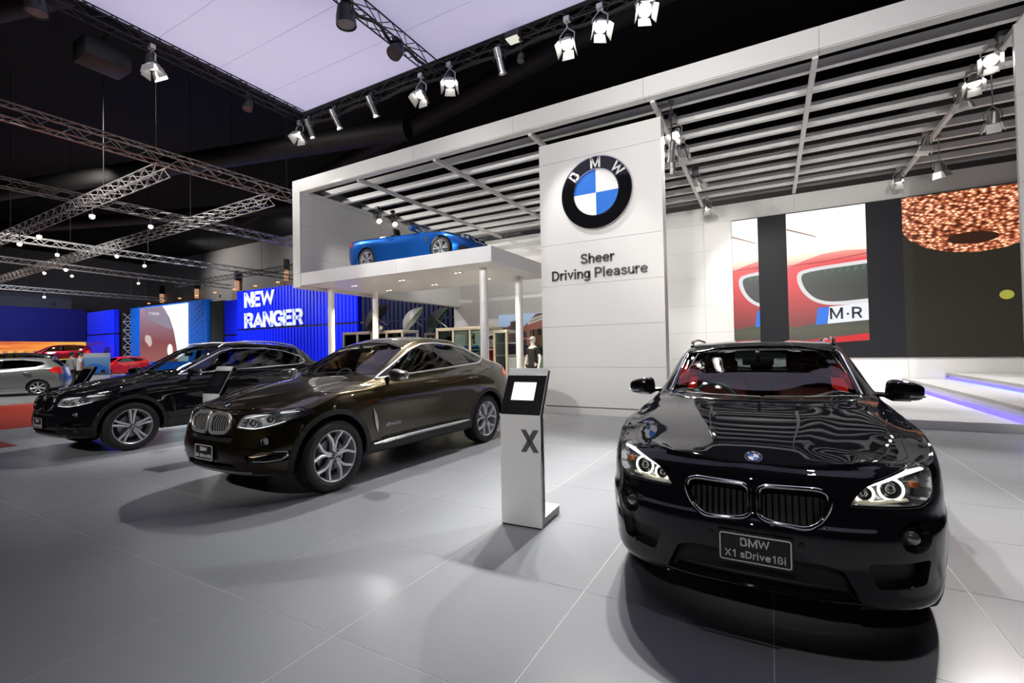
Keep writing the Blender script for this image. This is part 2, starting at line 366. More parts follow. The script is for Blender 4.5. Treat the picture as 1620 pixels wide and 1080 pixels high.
class Shell:
    """body surface of a car: cut into regions along outlines seen from the front, the side or above"""
    def __init__(s, sp):
        s.sp = sp; plan = sp['plan']; P = crom([(x, y) for x, y in plan], sp.get('plan_sub') or [max(3, int(math.hypot(plan[i+1][0]-plan[i][0], plan[i+1][1]-plan[i][1])/.045)) for i in range(len(plan)-1)])
        yF = plan[0][1]; yR = plan[-1][1]; fa, ra = -sp['wb']/2, sp['wb']/2
        rings = sp['rings']; s.yF, s.yR = yF, yR
        zk = [yF, yF+.45, fa+.1, 0, ra-.1, yR-.4, yR]
        zf = [pchip(list(zip(zk, r['z']))) for r in rings]
        wf = [pchip(list(zip([yF, fa, 0, ra, yR], r['w']))) for r in rings]
        ex, ez, cz = pchip(sp['edge_x']), pchip(sp['edge_z']), pchip(sp['center_z'])
        s1, s2 = pchip(sp['sill_in']), pchip(sp['sill_up']); bul = sp.get('bulge', .02); crown = pchip(sp['crown'])
        cols = []
        for (x, y) in P:
            x = max(x, 0.)
            ctl = []
            fw = max(0., min(1., (fa-.15-y)/(fa-.15-yF)))**.75; rw = max(0., min(1., (y-ra-.15)/(yR-ra-.15)))**.75
            for r, z, w in zip(rings, zf, wf):
                ctl.append((x*w(y), y + r['df']*fw - r['dr']*rw, z(y)))
            bx, by, bz = ctl[-1]
            e_x = min(ex(by), bx*.93); e_z = ez(by); c_z = cz(by)
            k = min(1., bx/.35) if bx > 0 else 0.
            d1 = (max(bx-s1(by)*k, e_x+.25*(bx-e_x)), by, bz+s2(by)*k); d3 = (e_x, by, e_z if bx > .02 else bz)
            d2 = ((d1[0]+d3[0])/2+bul*k*min(1, abs(d3[2]-d1[2])/.3), by, (d1[2]+d3[2])/2 + (0.01*k if abs(d3[2]-d1[2]) < .1 else 0))
            cr = crown(by)
            zc = lambda q: c_z - (c_z-d3[2])*abs(q)**cr
            d4 = (e_x*.72, by, zc(.72)); d5 = (e_x*.38, by, zc(.38)); d6 = (0., by, c_z)
            ctl += [d1, d2, d3, d4, d5, d6]
            n = len(rings)
            sub = [r.get('n', 4) for r in rings[:-1]] + [3, 4, 4, 4, 4, 4]
            # ghost point beyond the centre keeps the crown smooth
            Q = crom(ctl + [(-d5[0], by, d5[2])], sub + [1])[:-1]
            Q[:, 0] = np.maximum(Q[:, 0], 0); Q[-1, 0] = 0
            cols.append(Q)
        G = np.array(cols)  # [col, row, 3]
        for fn in sp.get('sculpt', []): G = fn(G)
        nc, nr = G.shape[:2]
        bm = bmesh.new()
        V = {}
        for sgn in (1, -1):
            for i in range(nc):
                for j in range(nr):
                    p = G[i, j]
                    if sgn < 0 and p[0] < 1e-6: V[sgn, i, j] = V[1, i, j]; continue
                    V[sgn, i, j] = bm.verts.new((p[0]*sgn, p[1], p[2]))
        for sgn in (1, -1):
            for i in range(nc-1):
                for j in range(nr-1):
                    q = [V[sgn, i, j], V[sgn, i, j+1], V[sgn, i+1, j+1], V[sgn, i+1, j]]
                    if sgn < 0: q.reverse()
                    u = []
                    for v in q:
                        if v not in u: u.append(v)
                    if len(u) >= 3:
                        try: bm.faces.new(u)
                        except ValueError: pass
        bmesh.ops.remove_doubles(bm, verts=bm.verts, dist=2e-4)
        bmesh.ops.dissolve_degenerate(bm, edges=bm.edges, dist=1e-4)
        bmesh.ops.recalc_face_normals(bm, faces=bm.faces)
        # outward check
        t = max(bm.faces, key=lambda f: f.calc_center_median().z)
        if t.normal.z < 0: bmesh.ops.reverse_faces(bm, faces=bm.faces)
        s.bm = bm; s.lay = bm.faces.layers.int.new('region'); s.bvh = BVHTree.FromBMesh(bm); s.regs = {}; s.n = 0
    # -- probes
    def front(s, x, z, d=0.):
        h = s.bvh.ray_cast(Vector((x, -6, z)), Vector((0, 1, 0)))
        return h[0]+h[1]*d if h[0] else Vector((x, s.yF, z))
    def frontn(s, x, z):
        h = s.bvh.ray_cast(Vector((x, -6, z)), Vector((0, 1, 0))); return h[1] if h[0] else Vector((0, -1, 0))
    def side(s, y, z, d=0., sg=1):
        h = s.bvh.ray_cast(Vector((4*sg, y, z)), Vector((-sg, 0, 0)))
        return h[0]+h[1]*d if h[0] else Vector((sg*.8, y, z))
    def top(s, x, y, d=0.):
        h = s.bvh.ray_cast(Vector((x, y, 4)), Vector((0, 0, -1)))
        return h[0]+h[1]*d if h[0] else Vector((x, y, 1))
    # -- cutting
    def cut(s, name, poly, axis, pred=None, over=(0,), keep_out=False):
        """marks the faces inside the convex outline as region `name`"""
        bm = s.bm; s.n += 1; rid = s.n
        over = [s.regs[o] if isinstance(o, str) else o for o in over]
        ia, ib = {'x': (1, 2), 'y': (0, 2), 'z': (0, 1)}[axis]
        A = sum(poly[i-1][0]*poly[i][1]-poly[i][0]*poly[i-1][1] for i in range(len(poly)))
        if A < 0: poly = poly[::-1]
        u0, u1 = min(p[0] for p in poly), max(p[0] for p in poly); v0, v1 = min(p[1] for p in poly), max(p[1] for p in poly)
        fs = []; lay = s.lay; mg = .09
        for f in bm.faces:
            if f[lay] not in over: continue
            c = f.calc_center_median()
            if c[ia] < u0-mg or c[ia] > u1+mg or c[ib] < v0-mg or c[ib] > v1+mg: continue
            if pred and not pred(c, f.normal): continue
            fs.append(f)
        for i in range(len(poly)):
            p = poly[i-1]; q = poly[i]
            if math.hypot(p[0]-q[0], p[1]-q[1]) < 1e-6: continue
            na, nb = -(q[1]-p[1]), q[0]-p[0]; l = math.hypot(na, nb); na /= l; nb /= l
            k0 = na*p[0]+nb*p[1]; eps = 2e-5
            if not fs: break
            D = {}
            for f in fs:
                for v in f.verts:
                    if v not in D: D[v] = na*v.co[ia]+nb*v.co[ib]-k0
            for e in {e for f in fs for e in f.edges}:
                a_, b_ = e.verts; da, db = D[a_], D[b_]
                if (da > eps and db < -eps) or (da < -eps and db > eps):
                    ne, nv = bmesh.utils.edge_split(e, a_, da/(da-db)); D[nv] = 0.
            ins = []
            for f in fs:
                ds = [D[v] for v in f.verts]
                hi, lo = max(ds), min(ds)
                if hi <= eps: continue
                if lo >= -eps: ins.append(f); continue
                on = [v for v in f.verts if abs(D[v]) <= eps]
                if len(on) >= 2:
                    try: nf = bmesh.utils.face_split(f, on[0], on[-1])[0]
                    except Exception: nf = None
                    for g in (f, nf):
                        if g is not None and max((D[v] for v in g.verts), key=abs) > eps: ins.append(g)
                elif sum(ds) > 0: ins.append(f)
            fs = ins
        for f in fs: f[s.lay] = rid
        s.regs[name] = rid
        return rid
    def cut2(s, name, poly, axis, pred=None, over=(0,)):
        """both mirror images, as name_r / name_l"""
        def pl(c, n): return c.x < 0 and (pred is None or pred(Vector((-c.x, c.y, c.z)), Vector((-n.x, n.y, n.z))))
        def pr(c, n): return c.x > 0 and (pred is None or pred(c, n))
        mir = [(-u, v) for u, v in poly] if axis in 'yz' else poly
        ov = lambda t: [o+t if isinstance(o, str) and o+t in s.regs else o for o in over]
        s.cut(name+'_r', poly, axis, pr, ov('_r')); s.cut(name+'_l', mir, axis, pl, ov('_l'))
    def freeze(s):
        s.bm.normal_update(); s.bm.verts.index_update()
        s.vn = {v: v.normal.copy() for v in s.bm.verts}
        s.byreg = {}
        for f in s.bm.faces: s.byreg.setdefault(f[s.lay], []).append(f)
    def faces(s, *names):
        return [f for n in names for f in s.byreg.get(s.regs[n] if n else 0, [])]
    def obj(s, name, fs, m, parent, offset=0., gap=0., label=None, wall=0.):
        """mesh object from faces: offset along the normal, `gap` pulls its rim inwards, `wall` adds a rim of that depth"""
        if not fs: return None
        vs = []; idx = {}
        for f in fs:
            for v in f.verts:
                if v not in idx: idx[v] = len(vs); vs.append(v)
        fset = set(fs)
        cnt = {}
        for f in fs:
            for e in f.edges: cnt[e] = cnt.get(e, 0)+1
        rim = [e for e, c in cnt.items() if c == 1 and len(e.link_faces) > 1] if gap else []
        pos = [v.co + s.vn[v]*offset for v in vs]; nor = [s.vn[v] for v in vs]
        if gap:
            rv = {}
            for e in rim:
                f = [g for g in e.link_faces if g in fset][0]
                d = (e.verts[1].co-e.verts[0].co).cross(f.normal)
                if d.length < 1e-9: continue
                d.normalize()
                if d.dot(f.calc_center_median()-e.verts[0].co) < 0: d = -d
                for v in e.verts: rv.setdefault(v, Vector((0, 0, 0))); rv[v] += d
            for v, d in rv.items():
                if d.length > 1e-6: pos[idx[v]] = pos[idx[v]] + d.normalized()*gap
        F = [tuple(idx[v] for v in f.verts) for f in fs]
        if wall:
            for e, c in list(cnt.items()):
                if c != 1: continue
                a, b = e.verts; k = len(pos)
                pos += [a.co+s.vn[a]*(offset+wall), b.co+s.vn[b]*(offset+wall)]; nor += [nor[idx[a]], nor[idx[b]]]
                F.append((idx[a], idx[b], k+1, k))
        me = bpy.data.meshes.new(name); me.from_pydata([tuple(p) for p in pos], [], F)
        me.polygons.foreach_set('use_smooth', [True]*len(me.polygons))
        if not wall:
            me.normals_split_custom_set_from_vertices([tuple(n) for n in nor])
        me.materials.append(m)
        o = bpy.data.objects.new(name, me); link(o, parent)
        if label: o['label'] = label
        return o
    def loops(s, fs, offset=0.):
        """closed rim polylines of a face set with normals"""
        cnt = {}
        for f in fs:
            for e in f.edges: cnt[e] = cnt.get(e, 0)+1
        nx = {}
        for e, c in cnt.items():
            if c == 1:
                a, b = e.verts; nx.setdefault(a, []).append(b); nx.setdefault(b, []).append(a)
        out = []; seen = set()
        for st in nx:
            if st in seen: continue
            lp = [st]; seen.add(st); cur = st
            while True:
                c = [w for w in nx[cur] if w not in seen]
                if not c: break
                cur = c[0]; seen.add(cur); lp.append(cur)
            if len(lp) > 4: out.append(lp)
        res = []
        for lp in sorted(out, key=len, reverse=True):
            pts = [v.co+s.vn[v]*offset for v in lp]; ns = [s.vn[v] for v in lp]
            keep = [0]
            for i in range(1, len(pts)):
                if (pts[i]-pts[keep[-1]]).length > .006: keep.append(i)
            res.append(([pts[i] for i in keep], [ns[i] for i in keep]))
        return res
    def rim(s, name, fs, r, m, parent, offset=0., flat=.6, n=6, label=None):
        mb = MB()
        for pts, ns in s.loops(fs, offset)[:1]: mb.tube(pts, r, n, True, flat, ns)
        return obj(name, mb, m, parent, smooth=60, label=label)

def line_on(sh, pts, how, r, d=.001, flat=.5):
    """thin bead following the body through 2-d points"""
    P = [getattr(sh, how)(a, b, d) for a, b in pts]; return MB().tube(P, r, 6, False, flat)

def roundel(name, parent, R, M, depth=.006):
    """blue and white quartered badge in its black ring with letters, facing -y at M"""
    root = obj(name, MB().lathe([(R*.64, -depth*.6), (R*.66, -depth), (R*.97, -depth), (R, -depth*.6), (R, 0)], 48, axis='y'), M_GLOSSB, parent, smooth=40)
    root.matrix_local = M
    rim = MB()
    for r in (R*.995, R*.645): rim.tube([(r*math.cos(a), -depth*.9, r*math.sin(a)) for a in [2*PI*i/48 for i in range(48)]], R*.022, 6, True)
    obj('badge_rim', rim, M_CHROME, root, smooth=60)
    for k in range(4):
        a0 = k*PI/2
        poly = [(0, 0)] + [(R*.63*math.cos(a0+PI/2*i/10), R*.63*math.sin(a0+PI/2*i/10)) for i in range(11)]
        obj('badge_quarter', MB().prism(poly, lambda u, v, d: (u, d, v), -depth*.7, 0), M_ROUND_WHITE if k in (0, 2) else M_ROUND_BLUE, root)
    for ch, a in (('B', 139), ('M', 90), ('W', 41)):
        t = text_mb(ch, R*.40, depth*.4, .14)
        t.xf(Matrix.Translation((R*.815*math.cos(rad(a)), -depth*1.05, R*.815*math.sin(rad(a)))) @ Matrix.Rotation(-rad(a-90), 4, 'Y'))
        obj('letter', t, M_ROUND_WHITE if R > .3 else M_CHROME, root)
    return root

SPOKES = {}
def wheel(parent, x, y, R, rr, width, style, sg, steer=0., name='wheel', alloy=None, detail=True):
    """tyre with rim, spokes, disc and hub; faces outwards along sg*x"""
    key = (R, rr, width, style)
    wt = width
    if key not in SPOKES:
        d = {}
        d['tyre'] = MB().lathe([(rr, -wt*.42), (rr+.012, -wt*.47), (rr+(R-rr)*.35, -wt*.5), (R-.03, -wt*.48), (R-.008, -wt*.43), (R, -wt*.33), (R, -.012), (R-.008, -.01), (R-.008, .01), (R, .012), (R, wt*.33), (R-.008, wt*.43), (R-.03, wt*.48), (R-.031, wt*.485), (rr+(R-rr)*.35, wt*.5), (rr+.012, wt*.47), (rr, wt*.42)], 56, axis='x')
        d['rim'] = MB().lathe([(rr*.86, -wt*.4), (rr*.9, wt*.05), (rr*.93, wt*.3), (rr*.955, wt*.43), (rr*.99, wt*.46), (rr*1.005, wt*.44), (rr*1.0, wt*.38)], 56, axis='x')
        d['back'] = MB().lathe([(.03, wt*.02), (rr*.4, wt*.0), (rr*.9, -wt*.1)], 40, axis='x')
        d['disc'] = MB().lathe([(.06, wt*.1), (rr*.62, wt*.1), (rr*.62, wt*.05)], 40, axis='x')
        d['hub'] = MB().lathe([(rr*.14, wt*.0), (rr*.16, wt*.34), (rr*.13, wt*.40), (.001, wt*.405)], 28, axis='x')
        def arm(path, w0, w1, h=.02):
            # path of (r, ang) from hub to rim
            P = [(wt*(.34+.08*min(1, max(0, (r/rr-.2)/.7))), r*math.cos(a), r*math.sin(a)) for r, a in path]
            n = len(P); mb = MB(); rg = []
            for i, p in enumerate(P):
                a = Vector(P[max(0, i-1)]); b = Vector(P[min(n-1, i+1)]); t = (b-a).normalized(); bi = t.cross(Vector((1, 0, 0))).normalized()
                w = (w0+(w1-w0)*i/(n-1))/2; p = Vector(p)
                rg.append([p-bi*w+Vector((-h*2.2, 0, 0)), p-bi*w*1.05, p-bi*w*.62+Vector((.007, 0, 0)), p+bi*w*.62+Vector((.007, 0, 0)), p+bi*w*1.05, p+bi*w+Vector((-h*2.2, 0, 0))])
            vs = [v for g in rg for v in g]; fs = []
            for i in range(n-1):
                for k in range(5): fs.append((i*6+k, i*6+k+1, i*6+7+k, i*6+6+k))
            fs.append(tuple(range(6))); fs.append(tuple((n-1)*6+k for k in range(5, -1, -1)))
            return mb.add(vs, fs)
        sp = MB()
        if style == 'v':      # pairs of bent arms spreading to the rim
            for s_ in (-1, 1):
                a = arm([(rr*.13, s_*.30), (rr*.42, s_*.115), (rr*.62, s_*.17), (rr*.97, s_*.36)], rr*.115, rr*.10); sp.add(a.v, a.f)
            d['n'] = 5
        elif style == 'double':
            for s_ in (-1, 1):
                a = arm([(rr*.12, s_*.5), (rr*.4, s_*.17), (rr*.7, s_*.14), (rr*.97, s_*.15)], rr*.095, rr*.12); sp.add(a.v, a.f)
            d['n'] = 5
        elif style == 'star':
            for s_ in (-1, 1):
                a = arm([(rr*.12, s_*.45), (rr*.5, s_*.15), (rr*.97, s_*.22)], rr*.09, rr*.12); sp.add(a.v, a.f)
            d['n'] = 5
        else:
            a = arm([(rr*.12, 0), (rr*.5, 0), (rr*.97, 0)], rr*.16, rr*.2); sp.add(a.v, a.f); d['n'] = 7
        d['spoke'] = sp; SPOKES[key] = d; d['me'] = {}
    d = SPOKES[key]
    al = alloy or M_ALLOY
    def put(nm, mb, m, par, M=None, smooth=35):
        k = (nm, m.name)
        if k in d['me']:
            o = bpy.data.objects.new(nm, d['me'][k]); link(o, par)
        else:
            o = obj(nm, mb, m, par, smooth=smooth); d['me'][k] = o.data
        if M is not None: o.matrix_local = M
        return o
    M = Matrix.Translation((x, y, R)) @ Matrix.Rotation(steer, 4, 'Z')
    if sg < 0: M = M @ Matrix.Rotation(PI, 4, 'Z')
    t = put(name, d['tyre'], M_RUBBER, parent, M)
    put('rim', d['rim'], al, t)
    put('rim_back', d['back'], M_DARKIN, t)
    if detail: put('brake_disc', d['disc'], M_DISC, t)
    off = PI/2
    for k in range(d['n']):
        put('spoke', d['spoke'], al, t, Matrix.Rotation(off+2*PI*k/d['n'], 4, 'X'))
    put('hub', d['hub'], al, t)
    if detail:
        for k in range(5):
            a = off+2*PI*(k+.5)/5
            o = put('wheel_bolt', MB().lathe([(.011, 0), (.011, .02), (.001, .021)], 8, axis='x'), M_GUN, t, Matrix.Translation((wt*.385, rr*.2*math.cos(a), rr*.2*math.sin(a))))
        mb = MB().lathe([(.001, .004), (.03, .003), (.034, 0)], 20, axis='x')
        o = put('hub_cap', mb, M_GLOSSB, t, Matrix.Translation((wt*.405, 0, 0)))
        for k in range(4):
            poly = [(0, 0)]+[(.021*math.cos(k*PI/2+PI/2*i/6), .021*math.sin(k*PI/2+PI/2*i/6)) for i in range(7)]
            put('badge_quarter%d' % 0 if False else 'badge_quarter', MB().prism(poly, lambda u, v, q: (q, u, v), 0, .0045), (M_ROUND_WHITE if k % 2 == 0 else M_ROUND_BLUE), t, Matrix.Translation((wt*.405, 0, 0)) @ Matrix.Rotation(0, 4, 'X')) if k < 2 else put('badge_quarter', None, (M_ROUND_WHITE if k % 2 == 0 else M_ROUND_BLUE), t, Matrix.Translation((wt*.405, 0, 0)) @ Matrix.Rotation(PI, 4, 'X'))
    return t

def seat(parent, x, y, z, m, headz=.62):
    s = obj('seat', MB().box(x-.25, x+.25, y-.28, y+.25, z-.1, z+.08), m, parent, bevel=.05, segs=3)
    b = MB().box(-.24, .24, -.06, .06, 0, .58); b.xf(T(x, y+.27, z+.03, 0, -rad(18)))
    obj('backrest', b, m, s, bevel=.05, segs=3)
    h = MB().box(-.13, .13, -.05, .05, headz, headz+.19); h.xf(T(x, y+.27, z+.03, 0, -rad(15)))
    obj('headrest', h, m, s, bevel=.045, segs=3)
    return s
def interior(car, sp, m_seat, roof=True, dark=None):
    wb = sp['wb']; c = sp['cab']; fz = c['floor']; d = dark or M_DARKIN
    w = c['w']
    tub = MB().box(-w, w, c['y0']+.25, c['y1'], fz-.03, fz)
    tub.box(-w-.02, -w+.02, c['y0']+.3, c['y1'], fz, c['belt']-.06); tub.box(w-.02, w+.02, c['y0']+.3, c['y1'], fz, c['belt']-.06)
    tub.box(-w, w, c['y1']-.02, c['y1'], fz, c['belt']-.1)
    obj('cabin_lining', tub, d, car)
    # dashboard
    prof = [(c['y0']-.02, c['belt']-.13), (c['y0']+.2, c['belt']-.06), (c['y0']+.42, c['belt']-.055), (c['y0']+.5, c['belt']-.1), (c['y0']+.52, c['belt']-.3), (c['y0']+.46, fz), (c['y0']-.02, fz)]
    obj('dashboard', MB().prism(prof, lambda u, v, q: (q, u, v), -w, w), mat('dashboard_trim', (.07, .085, .088), .55), car, bevel=.015)
    # wheel on the right-hand driving side (car's own right = -x)
    sx = -.36; sy = c['y0']+.64; sz = c['belt']-.08
    ring = MB().tube([(.185*math.cos(a), 0, .185*math.sin(a)) for a in [2*PI*i/32 for i in range(32)]], .016, 8, True)
    ring.bar((-.17, 0, 0), (.17, 0, 0), .03, .02); ring.bar((0, 0, 0), (0, 0, -.17), .03, .02); ring.ell((0, -.0, 0), (.06, .025, .06), 12, 8)
    ring.xf(T(sx, sy, sz, 0, rad(-24)))
    obj('steering_wheel', ring, mat('steering_leather', (.16, .19, .19), .5), car, smooth=40)
    for x in (-.36, .36):
        seat(car, x, c['seat_y'], c['seat_z'], m_seat)
    b = obj('rear_bench', MB().box(-.6, .6, c['seat_y']+.72, c['seat_y']+1.2, c['seat_z']-.08, c['seat_z']+.08), m_seat, car, bevel=.04)
    q = MB().box(-.6, .6, -.07, .07, 0, .55); q.xf(T(0, c['seat_y']+1.2, c['seat_z']+.05, 0, -rad(22))); obj('backrest', q, m_seat, b, bevel=.05, segs=3)
    for x in (-.38, 0, .38):
        q = MB().box(x-.12, x+.12, -.04, .04, .56, .7); q.xf(T(0, c['seat_y']+1.2, c['seat_z']+.05, 0, -rad(20))); obj('headrest', q, m_seat, b, bevel=.035, segs=3)
    if roof:
        mz = c['mirror']
        obj('rear_view_mirror', MB().box(-.12, .12, mz[0]-.015, mz[0]+.015, mz[1]-.035, mz[1]+.035).bar((0, mz[0]-.01, mz[1]), (0, mz[0]-.08, mz[1]+.08), .03, .03), M_BLACKP, car, bevel=.008)

def door_mirror(sh, car, sg, base, c, r, m_cap, tilt=0., lamp=False):
    """housing on a stalk; base: (y, z) on the body, c: centre (x, y, z) for the +x side"""
    b = sh.side(base[0], base[1], 0, sg)
    cx = c[0]*sg
    mb = MB().ell((0, 0, 0), r, 20, 12, .55, .6)
    # fuller outboard face, housing tapers to the stalk
    vs = []
    for v in mb.v:
        k = 1-.22*max(0, (v[1]/r[1]))*.0; t = (-sg*v[0]/r[0]+1)/2     # 1 at the inboard end
        vs.append((v[0], v[1]*(1-.25*(1-t)), v[2]*(1-.28*(1-t)) + .25*r[2]*0))
    mb.v = vs
    mb.xf(Matrix.Translation((cx, c[1], c[2])) @ Matrix.Rotation(-sg*rad(12), 4, 'Z') @ Matrix.Rotation(sg*tilt, 4, 'Y'))
    hs = obj('door_mirror', mb, m_cap, car, smooth=50)
    st = MB().tube([b-Vector((sg*.03, 0, 0)), b+Vector((sg*.04, -.01, 0)), Vector((cx-sg*r[0]*.6, c[1], c[2]-r[2]*.75)), Vector((cx+sg*r[0]*.3, c[1], c[2]-r[2]*.8))], [.035, .03, .028, .02], 10, flat=.6)
    obj('mirror_stalk', st, M_GLOSSB, hs, smooth=50)
    gl = MB().ell((cx, c[1]+r[1]*.72, c[2]), (r[0]*.82, .02, r[2]*.74), 16, 8, .5, .5)
    obj('mirror_glass', gl, M_CHROME, hs, smooth=40)
    if lamp:
        q = MB().tube([(cx+sg*r[0]*t, c[1]-r[1]*(.93-.25*abs(t)), c[2]-r[2]*.42) for t in (.15, .45, .75, .92)], .008, 6)
        obj('side_indicator', q, M_SATIN, hs, smooth=40)
    return hs

def handle(sh, car, y, z, sg, m):
    P = [sh.side(y+dy, z, d, sg) for dy, d in ((-.11, .004), (-.085, .03), (0, .04), (.085, .032), (.11, .004))]
    return obj('door_handle', MB().tube(P, [.012, .014, .015, .014, .012], 8, False, .8), m, car, smooth=50)

def car_base(sp, name, label, loc, rot, m_paint, cladding=None, group=None):
    """shell with wheel arches and the parts all these cars have; features are cut by the caller before finish()"""
    car = thing(name, label, 'car', loc, rot, group)
    sh = Shell(sp)
    fa, ra = -sp['wb']/2, sp['wb']/2
    for k, (yy, R) in enumerate(((fa, sp['arch']), (ra, sp.get('arch_r', sp['arch'])))):
        zc = sp['R']+sp.get('arch_up', .01)
        side_ok = lambda c, n: abs(c.x) > .45 and c.z < sp.get('arch_zmax', 1.2)
        if cladding:
            sh.cut2('clad%d' % k, circle(yy, zc, R+cladding, 36), 'x', side_ok)
            sh.cut2('arch%d' % k, circle(yy, zc, R, 36), 'x', side_ok, over=(0, 'clad%d' % k))
        else:
            sh.cut2('arch%d' % k, circle(yy, zc, R, 36), 'x', side_ok)
    return car, sh

def arches(car, sh, sp, cladding):
    fa, ra = -sp['wb']/2, sp['wb']/2
    for k, (yy, R) in enumerate(((fa, sp['arch']), (ra, sp.get('arch_r', sp['arch'])))):
        zc = sp['R']+sp.get('arch_up', .01)
        for t, sg in (('_r', 1), ('_l', -1)):
            if cladding:
                o = sh.obj('wheel_arch_trim', sh.faces('clad%d%s' % (k, t)), M_BLACKP, car, .006, 0, 'matt black wheel arch trim', wall=-.02)
            # liner inside the arch
            mb = MB(); n = 18; vs = []; xo = (sp['plan_w']-.10)*sg; xi = (sp['plan_w']-.42)*sg
            for i in range(n+1):
                a = PI*1.12*i/n - PI*.06; vs += [(xo if 0 else (xo-.03*sg), yy+(R+.004)*math.cos(a), zc+(R+.004)*math.sin(a)), (xi, yy+(R+.004)*math.cos(a), zc+(R+.004)*math.sin(a))]
            mb.add(vs, [(2*i, 2*i+1, 2*i+3, 2*i+2) for i in range(n)])
            mb.add([(xi, yy+(R+.004)*math.cos(PI*1.12*i/n-PI*.06), zc+(R+.004)*math.sin(PI*1.12*i/n-PI*.06)) for i in range(n+1)], [tuple(range(n+1))])
            obj('arch_liner', mb, M_DARKIN, car)
            pts = sh.loops(sh.faces('arch%d%s' % (k, t)))
            if pts and not cladding:
                P = [(p, nn) for p, nn in zip(*pts[0]) if (p.z > sp['R']*.62)]
                P.sort(key=lambda q: math.atan2(q[0].z-zc, q[0].y-yy))
                obj('arch_lip', MB().tube([p-nn*.006 for p, nn in P], .008, 6, False), sp['m_paint'], car, smooth=50)
def plate(sh, car, z, w, h, l1, l2, s1, s2, tilt=0., yoff=.015, sx=1., x=0.):
    y = min(sh.front(x, z).y, sh.front(x, z+h*.4).y, sh.front(x, z-h*.4).y)-yoff
    if sp_dbg: print('plate y', y)
    M = T(x, y, z, 0, tilt)
    p = obj('number_plate', MB().prism(rounded([(-w/2, -h/2), (w/2, -h/2), (w/2, h/2), (-w/2, h/2)], .012), lambda u, v, d: (u, d, v), 0, .012), mat('plate_black', (.008, .008, .009), .35), car)
    p.matrix_local = M
    o = rounded([(-w/2+.012, -h/2+.012), (w/2-.012, -h/2+.012), (w/2-.012, h/2-.012), (-w/2+.012, h/2-.012)], .012)
    obj('plate_border', MB().tube([(a, -.001, b) for a, b in o], .0032, 4, True), M_ROUND_WHITE, p)
    m = mat('plate_lettering', (.8, .8, .8), .4)
    t = text_mb(l1, s1, .002, .12, spacing=1.03); t.xf(Matrix.Translation((0, -.002, h*.2))); obj('lettering', t, m, p)
    t = text_mb(l2, s2, .002, .11, spacing=1.06, sx=sx); t.xf(Matrix.Translation((0, -.002, -h*.19))); obj('lettering', t, m, p)
    return p
sp_dbg = False
def wiper(sh, car, pts):
    P = [sh.top(x, y, .018) for x, y in pts]
    return obj('wiper', MB().tube(P, .008, 6, False, .7), M_BLACKP, car, smooth=40)
